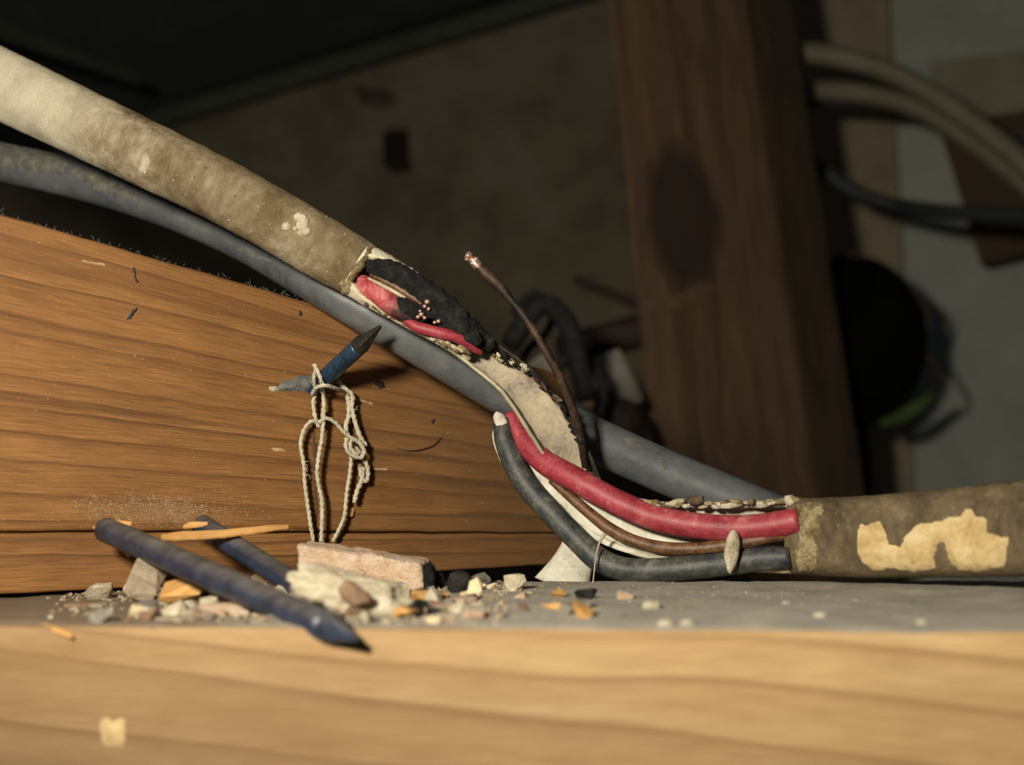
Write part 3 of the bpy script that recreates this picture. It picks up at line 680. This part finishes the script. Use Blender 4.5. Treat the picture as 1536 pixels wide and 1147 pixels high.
# lower run: closed sheath at the right, slit open to the left
lo = [(1196, 804, 240, 6.5, 4.2, 0), (1290, 805, 232, 6.7, 4.3, 0), (1400, 800, 224, 6.9, 4.4, 0), (1536, 792, 215, 7.3, 4.5, 0), (1640, 785, 208, 7.4, 4.5, 0), (2050, 757, 186, 7.5, 4.5, 0)]
V, F, G, _ = sweep(lo, .7, 44, 2.8, disp=crust(1.5, 12))
o = mk('outer_sheath', V, F, M['sheath_brown'], cable, gc=G); o['label'] = 'brown grimy sheath of the lower cable run'; rbv = bvh_of(V, F); rso = o
for i, pl in enumerate(([(1284, 795), (1290, 785), (1300, 788), (1306, 782), (1322, 781), (1328, 800), (1333, 815), (1350, 818), (1356, 806), (1366, 792), (1380, 785), (1412, 782), (1420, 775), (1440, 772), (1448, 762), (1456, 764), (1462, 774), (1480, 776), (1482, 800), (1500, 802), (1512, 806), (1508, 850), (1470, 856), (1440, 858), (1420, 836), (1418, 815), (1408, 812), (1402, 836), (1405, 852), (1380, 858), (1340, 854), (1310, 856), (1292, 846), (1285, 820)],)):
    o = patch('plaster_smear', pl, rbv, M['plaster'], rso, .3, 3, .6, 3 + i, 4); o['label'] = 'yellowish plaster smeared on the brown sheath'
o = patch('crust_rim', [(1190, 752), (1215, 750), (1240, 752), (1232, 775), (1222, 800), (1226, 830), (1228, 858), (1198, 858), (1192, 830), (1200, 800)], rbv, M['mortar_dirty'], rso, .55, 3, 1.4, 8, 11); o['label'] = 'crusty cream rim where the sheath was cut'
# rim needs its own burn attribute (none)
lt = [(1204, 804, 239.4, 6.4, 4.0, 0), (1130, 804, 241.5, 6.1, 3.2, 0), (1050, 802, 244, 5.7, 2.6, 0), (970, 793, 246.8, 5.1, 2.4, 0), (892, 766, 250, 4.7, 2.3, 0), (828, 726, 252.8, 4.6, 2.2, 0), (784, 680, 255.4, 4.0, 2.1, 0), (762, 640, 257.5, 2.4, 1.8, 0)]
def op3(s, L):
    k = min(1, s / 3.0) ** .5
    e = min(1, max(0, (s / L - .45) / .25))
    return (10 + 55 * k + 7 * nz(s, 0, 0, .8, 3) + 10 * min(1, s / 30), 10 + 58 * k + 10 * nz(s, 6, 0, .8, 4) + 52 * e)
V, F, G, MI = sweep(lt, .45, 34, 2.5, opening=op3, thick=1.0, disp=crust(1.2, 15))
burn = np.clip([.9 * fbm(v, .45, 6) - .35 for v in V], 0, 1)
o = mk('slit_sheath', V, F, [M['sheath_cut'], M['sheath_white']], cable, gc=G, midx=MI, burn=burn); o['label'] = 'white open sheath behind the lower cores'
# cores of the lower run
def core(name, ctrl, r, mat, lab, nth=22, disp=None, burn=None, step=.6, flat=1.0, expo=2.0):
    V, F, G, _ = sweep([(c[0], c[1], c[2], c[3] if len(c) > 3 else r, (c[3] if len(c) > 3 else r) * flat) for c in ctrl], step, nth, expo, disp=disp)
    b = None if burn is None else [burn(v) for v in V]
    o = mk(name, V, F, mat, cable, gc=G, burn=b); o['label'] = lab; return o
core('red_core', [(764, 622, 258, 1.5), (783, 657, 256, 2.0), (815, 691, 253, 2.2), (862, 718, 249.5, 2.25), (920, 750, 246.5), (985, 777, 244), (1060, 790, 241.5), (1130, 791, 239.3), (1199, 781, 236.5)], 2.25, M['red'], 'red insulated core of the lower run', disp=lambda p, s, t: .05 * fbm(p, .5, 3))
core('black_core', [(752, 630, 257, 1.6), (760, 668, 255.5, 2.0), (786, 722, 253), (828, 770, 250.5), (868, 811, 248), (900, 840, 246.5, 2.15), (940, 854, 245), (1000, 854, 243.2), (1080, 846, 240.6), (1140, 838, 238.5), (1186, 836, 236.5, 1.8)], 2.1, M['black'], 'black insulated core of the lower run', disp=lambda p, s, t: .07 * fbm(p, .5, 5))
core('earth_wire', [(826, 720, 253.5, .6), (850, 740, 252, .9), (880, 766, 250, 1.0), (915, 793, 247.8), (960, 814, 245.5), (1020, 823, 242.6), (1100, 816, 239.5), (1196, 796, 237.2)], 1.1, M['brown_wire'], 'tarnished bare earth wire between the red and black cores', 14)
o = patch_ = None
V, F = lump(P(752, 640, 256) - [0, 0, 1.6], (2.6, 2.2, 4.4), 31, 0, -.4, 3, .3); o = mk('sheath_tip', V, F, M['sheath_white'], cable, burn=np.zeros(len(V))); o['label'] = 'whitish torn sheath tip'
V, F, G, _ = sweep([(752, 626, 257, .5, .4), (745, 645, 256.5, .75, .5), (747, 668, 256, .7, .5), (757, 692, 255.2, .6, .5), (768, 712, 254.5, .3, .3)], .5, 10, disp=lambda p, s, t: .2 * fbm(p, .8, 3)); o = mk('sheath_rim', V, F, M['sheath_white'], cable, gc=G, burn=np.zeros(len(V))); o['label'] = 'whitish torn sheath rim beside the black core'
# white crumbs along the upper lip of the lower slit
for i in range(26):
    x = 925 + 270 * i / 25 + rnd.uniform(-5, 5); y = np.interp(x, [905, 960, 1050, 1195], [752, 757, 755, 751]) + rnd.uniform(-3, 5); k = rnd.choice((.6, .8, 1, 1.3))
    V, F = lump(P(x, y, 246.4 - 8.4 * (x - 905) / 290) - [0, 0, .6], (rnd.uniform(1.4, 3.6) * k, 1.3, rnd.uniform(.8, 1.5) * k), 300 + i, 0, rnd.uniform(-.3, .3), 2, .75, 1.7)
    mk('sheath_crumb', V, F, M[('mortar', 'mortar_dirty', 'mortar', 'sheath_brown')[i % 4]], cable)
# cores in the upper slit
cdisp = lambda p, s, t: .55 * fbm(p, .7, 8) + .35 * fbm(p, 2.2, 5)
core('black_core', [(554, 394, 246.6, 1.5), (572, 401, 245.8, 1.95), (615, 424, 245.4, 2.2), (660, 457, 245.4, 2.4), (700, 492, 246.2, 2.2), (738, 520, 248, 1.2)], 2.3, M['char'], 'charred black core in the torn upper sheath', 26, cdisp, step=.35)
core('earth_wire', [(556, 411, 246, .5), (580, 422, 245, .75), (610, 440, 244.6, .75), (636, 457, 244.5, .6)], .75, M['brown_wire'], 'bare copper earth wire beside the charred core', 12)
V, F, G, _ = sweep([(552, 417, 245, .25, .2), (580, 431, 244.2, .32, .2), (608, 447, 244.1, .3, .2)], .5, 8); mk('paper_strip', V, F, M['mortar'], cable, gc=G)
rb = lambda v: np.clip(1.6 - np.linalg.norm(v - P(612, 478, 244)) / 3.2 + .7 * fbm(v, .6, 2), 0, 1)
core('red_core', [(539, 420, 247.5, 1.3), (550, 430, 246, 1.75), (572, 445, 245.4, 1.9), (598, 464, 245.3, 1.85), (620, 479, 245.8, 1.4)], 2.1, M['red_scuffed'], 'scuffed red core end in the torn upper sheath', 24, lambda p, s, t: .08 * fbm(p, .6, 3), rb, .4)
core('red_strip', [(606, 479, 245.2, .7), (628, 491, 244.6, 1.0), (660, 499, 244.4, 1.0), (690, 507, 245, 1.05), (712, 522, 246.4, .8), (722, 529, 247.4, .5)], 1.0, M['red'], 'bright red strip of split insulation below the burnt patch', 16, lambda p, s, t: .1 * fbm(p, .6, 3), None, .4)
for i, (x, y, sx_, sz_) in enumerate(((605, 462, 4.4, 3.2), (625, 470, 4.4, 3.4), (648, 470, 4.0, 2.8), (668, 486, 4.6, 2.6), (690, 490, 4.2, 3.0), (710, 508, 3.6, 2.6), (690, 474, 3.4, 2.6), (640, 448, 3.0, 2.2))):
    V, F = lump(P(x, y, 244.6) - [0, 0, sz_ / 2], (sx_, 2.6, sz_), 50 + i, 0, .5, 3, .55, 1.8); mk('char_clump', V, F, M['char'], cable)
for i, (x, y, r) in enumerate(((641, 452, .55), (637, 459, .4), (643, 463, .4), (632, 471, .5), (627, 475, .4), (637, 476, .38), (658, 481, .45), (652, 483, .35), (630, 466, .3))):
    V, F = lump(P(x, y, 243.0) - [0, 0, r], (2 * r, 1.8 * r, 1.8 * r), 70 + i, 0, 0, 2, .25); mk('copper_bead', V, F, M['copper'], cable)
# upright broken wire
bw_ = [(878, 700, 255, 0.67), (872, 664, 253, 0.71), (864, 628, 251, 0.76), (840, 566, 249, 0.76), (815, 520, 248, 0.77), (790, 480, 247.5, 0.71), (765, 448, 247, 0.71), (745, 425, 246.8, 1.0), (724, 405, 246.6, 1.0), (716, 398, 246.6, 0.80)]
core('broken_wire', bw_, .9, M['dark_wire'], 'sooty bare wire standing up with a broken end', 14, lambda p, s, t: .10 * fbm(p, .9, 3), None, .4)
core('broken_wire_tip', [(727, 408, 246.5, .6), (718, 400, 246.5, .85), (711, 392, 246.5, .85), (706, 387, 246.5, .5)], .8, M['copper'], 'shiny copper tip of the broken wire', 14, lambda p, s, t: .2 * fbm(p, 1.6, 3), None, .25)
for i, (x, y, r) in enumerate(((703, 384, .75), (701, 388, .5), (714, 390, .6), (709, 395, .45))):
    V, F = lump(P(x, y, 246.2) - [0, 0, r], (2 * r, 2 * r, 2 * r), 90 + i, 0, 0, 3, .3); mk('copper_bead', V, F, M['copper'], cable)
# a hair of plastic and a splinter on the cores
V, F, G, _ = sweep([(908, 800, 243.6, .35, .25), (900, 812, 243.4, .22, .2), (894, 835, 243, .14, .14), (889, 878, 242, .1, .1)], .6, 8)
tag(mk('plastic_thread', V, F, M['sheath_inner'], None, gc=G, burn=np.zeros(len(V))), 'thin translucent thread hanging from the black core to the beam', 'thread')
V, F = lump(P(1098, 828, 236.5) - [0, 0, 3.6], (2.6, 1.6, 7.2), 41, .3, .1, 3, .3); tag(mk('plaster_flake', V, F, M['mortar']), 'pale upright flake stuck on the black core near the cut', 'flake')

# ------------------------------------------------------------------ nails
def nail(name, p0, p1, r, mats, label, group=None, tip=.18, cut=True):
    d = unit(p1 - p0); L = np.linalg.norm(p1 - p0)
    u = unit(np.cross(d, [0, .3, 1])); v = np.cross(d, u); t = thing(name, p0 if p0[2] < p1[2] else p1, label, 'nail', group)
    def ring(s, k, n=20, sq=0.0):
        out = []
        for j in range(n):
            a = 2 * math.pi * j / n; c, q = math.cos(a), math.sin(a); m = 1 / max(abs(c), abs(q)) * .86
            f = (1 - sq) + sq * m; w_ = .002 * r * fbm((s * .6, j, 0), .4, 3)
            out.append(p0 + d * s + (u * c + v * q) * (r * k * f + w_))
        return out
    def loft(rs):
        n = len(rs[0]); V = [p for q in rs for p in q]; F = []
        for i in range(len(rs) - 1):
            for j in range(n): F.append((i * n + j, i * n + (j + 1) % n, (i + 1) * n + (j + 1) % n, (i + 1) * n + j))
        F.append(list(range(n))); F.append([(len(rs) - 1) * n + j for j in range(n)]); return V, F
    Ls = L * (1 - tip)
    V, F = loft([ring(0, .86)] + [ring(.25 + (Ls - .25) * i / 24, 1.0) for i in range(25)]); mk('shank', V, F, mats[0], t)
    tr_ = [ring(Ls - .05, 1.01)] + [ring(Ls + (L - Ls) * q, k, sq=.9 * min(1, q * 4)) for q, k in ((.1, 1.0), (.3, .82), (.55, .55), (.8, .34), (.95, .22), (1.0, .15))]
    V, F = loft(tr_); o = mk('point', V, F, mats[1], t, smooth=False); o['label'] = 'four-sided tapered nail point'
    return t
nail('nail', P(452, 600, 263), P(571, 489, 246), 1.6, (M['nail_blue'], M['nail_tip']), 'blue steel nail sticking out of the joist with its point up', None, .26)
nA = nail('nail', P(158, 794, 230), P(537, 960, 176.5), 2.05, (M['nail_dusty'], M['nail_dusty']), 'long dark blue nail lying across the beam edge, point towards the viewer', 'loose nails on the beam', .09)
nB = nail('nail', P(300, 786, 240), P(470, 893, 222), 1.85, (M['nail_dusty'], M['nail_tip']), 'shorter dark nail behind the long one, end buried under the pale stone', 'loose nails on the beam', .1)

# ------------------------------------------------------------------ string on the nail
strg = thing('knotted_string', P(485, 812, 256), 'white cotton string looped and knotted over the nail in the joist', 'string')
def strand(pts, r=.36, off=2.2, dz=None):
    ctrl = []
    for i, q in enumerate(pts):
        dr = P(q[0], q[1], 1) - CAM; D = (TL - CAM).dot(JN) / dr.dot(JN)
        ctrl.append((q[0], q[1], (q[2] if len(q) > 2 else D - off), r, r))
    V, F, G, _ = sweep(ctrl, .28, 9, disp=lambda p, s, t: .10 * math.sin(s * 5.5 + 2 * t) + .12 * fbm(p, 2.0, 4)); mk('strand', V, F, M['string'], strg, gc=G)
strand([(476, 632), (466, 632), (456, 645), (451, 667), (456, 698), (457, 722), (462, 761), (470, 812)])
strand([(471, 546, 255), (478, 560, 254.4), (483, 575, 255), (485, 592), (486, 614), (483, 656), (478, 684), (476, 715), (483, 754), (482, 812)], .38, 2.9)
strand([(474, 552, 255), (471, 569, 256), (473, 586), (470, 604), (473, 626), (478, 639), (483, 630), (485, 612)])
strand([(468, 592), (474, 582, 255), (487, 578, 253.5), (502, 582, 256), (519, 590), (524, 606)], .36)
strand([(507, 571), (517, 584), (522, 600), (523, 622), (519, 640), (524, 660), (540, 680)], .42)
strand([(516, 582), (528, 592), (528, 612), (533, 634), (541, 656), (549, 668)], .42, 2.8)
strand([(478, 634), (490, 627), (503, 634), (514, 646), (526, 656), (545, 668)], .36, 3.0)
strand([(520, 656), (519, 670), (527, 682), (541, 686), (546, 676), (537, 662), (527, 660), (526, 672), (536, 682)], .4, 3.6)
strand([(527, 684), (525, 708), (520, 740), (517, 772), (508, 795), (499, 812)], .36)
strand([(541, 684), (550, 696), (552, 712), (549, 722), (543, 716), (540, 700)], .42)
strand([(544, 700), (543, 718), (536, 735), (531, 754)], .42)
for i in range(26):
    x, y = rnd.choice([(523, 610), (530, 600), (540, 670), (545, 705), (473, 570), (480, 600), (458, 700), (535, 735)]); a = rnd.uniform(0, 6.28); l = rnd.uniform(5, 12)
    x += rnd.uniform(-6, 6); y += rnd.uniform(-14, 14)
    V, F, G, _ = sweep([(x, y, 256.5, .06, .06), (x + l * .5 * math.cos(a), y + l * .5 * math.sin(a), 256.2, .05, .05), (x + l * math.cos(a + .5), y + l * math.sin(a + .5), 256, .03, .03)], .5, 5); mk('frayed_fibre', V, F, M['string'], strg, gc=G)
V, F = hull(jbv.ray_cast(Vector(CAM), Vector(unit(P(527, 768, 100) - CAM)))[0] + Vector((0, -.4, -.9)), (1.0, .8, 1.9), 5, .2, .2); tag(mk('wood_flake', V, F, M['splinter'], None, smooth=False), 'tiny orange wood flake clinging to the joist below the string', 'flake')
# dark streak behind the string
patch('dark_streak', [(468, 650), (474, 644), (476, 680), (474, 720), (478, 760), (474, 790), (470, 780), (470, 720)], jbv, M['ledge'], jb, .2, 2, .5, 3, 3)

# ------------------------------------------------------------------ debris on the beam
def sz(px, py, wpx, hpx, dep=None):
    D = proj(Q(px, py))[2]; k = D / FPX; return (wpx * k, (dep if dep else wpx * .7) * k, hpx * k)
# pinkish block
c = Q(545, 893); V, F, G = None, None, None
ux = unit(P(640, 855, 231) - P(448, 838, 234)); uz = NRM; uy = np.cross(uz, ux); base = P(448, 866, 234); base = base - NRM * ((base - FL).dot(NRM))
c8 = []
for wv in (0, 1):
    for vv in (0, 1):
        for uu in (0, 1): c8.append(base + ux * (21.5 * uu - (.6 if vv else 0)) + uy * 9 * wv + uz * ((6.6 if uu else 8.0) * vv + .25))
V, F, G = rbox(c8, 1.0, (34, 14, 14), lambda p, q: np.array([.5 * fbm(p, .35, 1), .5 * fbm(p, .4, 2), .75 * fbm(p, .32, 3)]) + .18 * np.array([fbm(p, 1.5, 4), fbm(p, 1.5, 5), fbm(p, 1.5, 6)]))
pk = thing('masonry_chunk', base + ux * 10 + uy * 4, 'pinkish rough block-shaped chunk at the foot of the string', 'chunk')
mk('chunk_body', V, F, M['pink'], pk, gc=V)
V, F = lump(base + ux * 21.2 + uy * 3.5 + uz * .4, (2.8, 6.8, 6.2), 61, 0, 0, 4, .3, cube=.4); o = mk('dark_end', V, F, M['char'], pk); o['label'] = 'dark end of the chunk, its shade put into the colour'  # black lump paints the shade on the chunk's right end
# pale stone with brown pebble
st = thing('pale_stone', Q(520, 925), 'whitish rough stone lump with a brown pebble set in it', 'stone')
V, F = lump(Q(522, 922) - NRM * .6, (16.5, 8, 5.6), 62, .05, .2, 5, .5, 1.6, .35); V = V[:, :]; mk('stone_body', V, F, M['mortar'], st)
V, F = lump(P(530, 896, 192.3) - [0, 0, 1.3], (4.2, 2.0, 2.8), 66, .2, .5, 3, .8, 1.1); o = mk('brown_pebble', V, F, M['brownstone'], st); o['label'] = 'brown pebble in the pale stone'
# splinters
def splinter(name, pts, label, mat='splinter', cat='splinter', flat=.55):
    V, F, G, _ = sweep([(a, b, c, w_, w_ * flat) for a, b, c, w_ in pts], .6, 9, 3.2, disp=lambda p, s, t: .14 * fbm(p, .7, 3)); tag(mk(name, V, F, M[mat], None, gc=G, smooth=False), label, cat)
splinter('wood_splinter', [(243, 806, 226, .5), (270, 804, 228, .8), (330, 801, 231, .75), (400, 793, 234, .6), (432, 790, 236, .4)], 'long tan wood splinter lying level across the two loose nails')
splinter('wood_splinter', [(140, 790, 230, .2), (160, 805, 229.6, .35), (178, 820, 229, .4), (194, 834, 228, .2)], 'short thin splinter under the upper end of the long nail')
splinter('wood_splinter', [(146, 789, 229.5, .3), (170, 786, 229, .7), (198, 785, 228.5, .3)], 'tan sliver on top of the upper end of the long nail')
splinter('wood_splinter', [(275, 790, 238, .3), (290, 787, 237.5, .6), (312, 786, 237, .4)], 'small tan sliver on the upper end of the shorter nail')
splinter('wood_splinter', [(60, 936, 191, .2), (82, 944, 188.6, .35), (108, 955, 187, .25)], 'thin orange splinter hanging over the beam edge at the left')
def chip(name, px, py, wpx, hpx, seed, mat, label, cat='chip', group=None, yaw=0, tilt=0, dep=None, kind='hull', lift=0):
    s3 = sz(px, py, wpx, hpx, dep); c = Q(px, py) - NRM * .15 + NRM * lift
    V, F = hull(c, s3, seed, yaw, tilt) if kind == 'hull' else lump(c, s3, seed, yaw, tilt, 3, .35, 1.5)
    tag(mk(name, V, F, M[mat], None, smooth=(kind != 'hull')), label, cat, group)
chip('wood_chip', 222, 906, 58, 78, 11, 'chip_grey', 'grey weathered wood chip standing left under the long nail', yaw=.4, tilt=.45, dep=22)
chip('wood_chip', 282, 908, 120, 40, 12, 'splinter', 'tan flat wood chip under the middle of the long nail', yaw=-.2, tilt=-.22, dep=40)
chip('wood_chip', 335, 924, 84, 22, 13, 'pink', 'pinkish flat chip just below the long nail', yaw=.2)
chip('wood_chip', 205, 926, 40, 26, 51, 'chip_pale', 'cream chip below the grey weathered chip', yaw=.9, tilt=.3)
chip('wood_chip', 130, 912, 70, 14, 52, 'brownstone', 'flat brown chip at the left end of the litter', yaw=.1)
chip('wood_chip', 262, 932, 60, 16, 53, 'chip_grey', 'flat grey-brown chip at the front edge below the tan chip', yaw=.3)
chip('wood_chip', 372, 900, 46, 30, 54, 'splinter', 'tan chip squeezed between the two loose nails', yaw=.7, tilt=.4, dep=20)
chip('stone_chip', 412, 934, 34, 18, 55, 'greystone', 'grey chip at the front edge beside the long nail', yaw=.7)
chip('stone_chip', 598, 926, 40, 22, 56, 'mortar', 'white chip at the right end of the pale stone', yaw=.2, kind='lump')
chip('stone_chip', 398, 872, 52, 36, 14, 'mortar', 'white curled stone chip between the splinter and the pink chunk', 'chip', yaw=.3, tilt=.3, kind='lump')
chip('stone_chip', 388, 876, 40, 26, 15, 'chip_pale', 'pale tan chip beside the white curled chip', yaw=1.0)
chip('stone_chip', 440, 870, 30, 16, 16, 'brownstone', 'small brown chip at the left end of the pink chunk')
chip('coal_crumb', 690, 891, 40, 36, 17, 'blackcrumb', 'shiny black crumb at the right of the pink chunk', 'crumb', kind='lump')
chip('coal_crumb', 655, 884, 24, 26, 18, 'blackcrumb', 'small black crumb touching the end of the pink chunk', 'crumb', kind='lump')
chip('wood_chip', 712, 902, 22, 40, 19, 'chip_pale', 'upright tan chip beside the shiny black crumb', tilt=.2, dep=12)
chip('wood_chip', 640, 902, 62, 22, 20, 'splinter', 'orange flat wood chip in front of the pink chunk', yaw=.3)
chip('stone_chip', 662, 912, 46, 16, 21, 'brownstone', 'reddish-brown flat chip in front of the black crumb', yaw=.5)
chip('wood_chip', 832, 916, 38, 16, 22, 'splinter', 'orange wood chip lying alone in the middle of the grey dust', yaw=.4)
chip('stone_chip', 872, 914, 34, 20, 23, 'greystone', 'grey stone chip beside the lone orange chip')
chip('stone_chip', 978, 914, 32, 16, 24, 'mortar', 'bright white oval chip on the grey dust below the cores', yaw=.3, kind='lump')
for i, (x, y, s) in enumerate(((998, 941, 24), (1031, 940, 22), (1180, 907, 14), (1230, 927, 20), (1283, 904, 13), (1383, 938, 18))):
    chip('mortar_crumb', x, y, s, s * .55, 30 + i, 'mortar', ('pale crumb on the front edge of the dust, left of a close pair', 'pale crumb on the front edge of the dust, right of a close pair', 'small pale crumb on the dust below the cut sheath rim', 'pale crumb midway across the dust below the brown sheath', 'tiny pale crumb close below the brown sheath', 'rightmost pale crumb near the front edge of the dust')[i], 'crumb', 'scattered crumbs at the right', kind='lump')
# crumbs mixed through the litter: alike and uncountable one from another
CN = {'mortar': 'pale mortar', 'pink': 'pinkish', 'greystone': 'grey stone', 'brownstone': 'brown', 'chip_pale': 'cream wood', 'chip_grey': 'weathered grey wood', 'splinter': 'orange wood', 'blackcrumb': 'black'}
def where(x): return 'left of the long nail' if x < 330 else ('around the pale stone' if x < 610 else ('around the shiny black crumb' if x < 760 else 'below the hanging white flap'))
spots = []
r2 = random.Random(21)
while len(spots) < 290:
    x = r2.gauss(470, 210); y = r2.uniform(876, 938)
    if not (110 < x < 960): continue
    if x > 720 and y > 905 and r2.random() < .75: continue
    if x < 190 and y < 900: continue
    spots.append((x, y, r2.choice((9, 10, 12, 14, 16, 20, 24, 30, 36, 42))))
cm = ['mortar', 'mortar', 'pink', 'greystone', 'brownstone', 'chip_pale', 'chip_grey', 'mortar', 'splinter', 'greystone', 'blackcrumb']
protos = {}
for i, (x, y, s) in enumerate(spots):
    mt = cm[r2.randrange(len(cm))]; k = (mt, i % 3); p = Q(x, y); kk = proj(p)[2] / FPX * s
    if k not in protos:
        V, F = hull((0, 0, 0), (1, .8, .55), 200 + i, 0, 0, 14); o = mk('litter_crumb', V * 4, F, M[mt], None, smooth=False); protos[k] = o
    else: o = protos[k].copy(); COL.objects.link(o)
    sc_ = kk / 4; o.scale = (sc_, sc_, sc_ * r2.uniform(.7, 1.3)); o.rotation_euler = (r2.uniform(-.25, .25), r2.uniform(-.25, .25), r2.uniform(0, 6.28))
    o.location = (p - NRM * .05) * MM; tag(o, '%s %s crumb in the litter %s' % ('tiny' if s < 13 else ('small' if s < 22 else 'larger'), CN[mt], where(x)), 'crumb', 'crumbs in the litter')
# fine grit (too fine to count)
V = []; F = []
for i in range(8000):
    if r2.random() < .62: x = r2.gauss(480, 200); y = r2.uniform(874, 944)
    else: x = r2.uniform(100, 1250); y = 876 + abs(r2.gauss(0, 20))
    if not (60 < x < 1300) or y > 934 + x * .0065: continue
    p = Q(x, y); s = r2.choice((.1, .14, .18, .22, .3, .4, .55)) * (1 if x < 760 else .55); a = r2.uniform(0, 6.28); b = len(V)
    h = NRM * (.18 + .3 * fbm(p, .16, 6)); 
    for q in range(4): V.append(p + h * .4 + (E * math.cos(a + q * 1.57) + BD * math.sin(a + q * 1.57)) * s * r2.uniform(.6, 1.2))
    for q in range(4): V.append(p + h * .4 + NRM * s * r2.uniform(.6, 1.3) + (E * math.cos(a + q * 1.57 + .4) + BD * math.sin(a + q * 1.57 + .4)) * s * .6)
    F += [(b + 4, b + 5, b + 6, b + 7)] + [(b + q, b + (q + 1) % 4, b + 4 + (q + 1) % 4, b + 4 + q) for q in range(4)]
tag(mk('fine_grit', V, F, M['grit'], None, smooth=False), 'fine pale grit strewn over the dusty top of the beam', 'grit', kind='stuff')
# fluff on the joist's top edge
V = []; F = []
for i in range(140):
    t = r2.random() ** .8 * .62; p = TL + (TR - TL) * t + np.array([0, r2.uniform(-.3, 2), r2.uniform(-.3, .2)]); l = r2.uniform(.2, .8) * (2 if r2.random() < .06 else 1)
    d = unit(np.array([r2.uniform(-1, 1), r2.uniform(-1, .3), r2.uniform(.1, 1)])); sd = unit(np.cross(d, [0, 1, .2])) * .035; b = len(V)
    V += [p - sd, p + sd, p + d * l * .6 + sd * .8 + [.1, 0, 0], p + d * l * .6 - sd * .8 + [.1, 0, 0], p + d * l]
    F += [(b, b + 1, b + 2, b + 3), (b + 3, b + 2, b + 4)]
tag(mk('dust_fluff', V, F, M['pipe_dust'], None, smooth=False), 'grey dust fluff along the top edge of the joist', 'fluff', kind='stuff')
print('plank y at x=0,D=226:', [proj(Q(0, y)) for y in (880, 905, 930)], 'DEP', DEP)
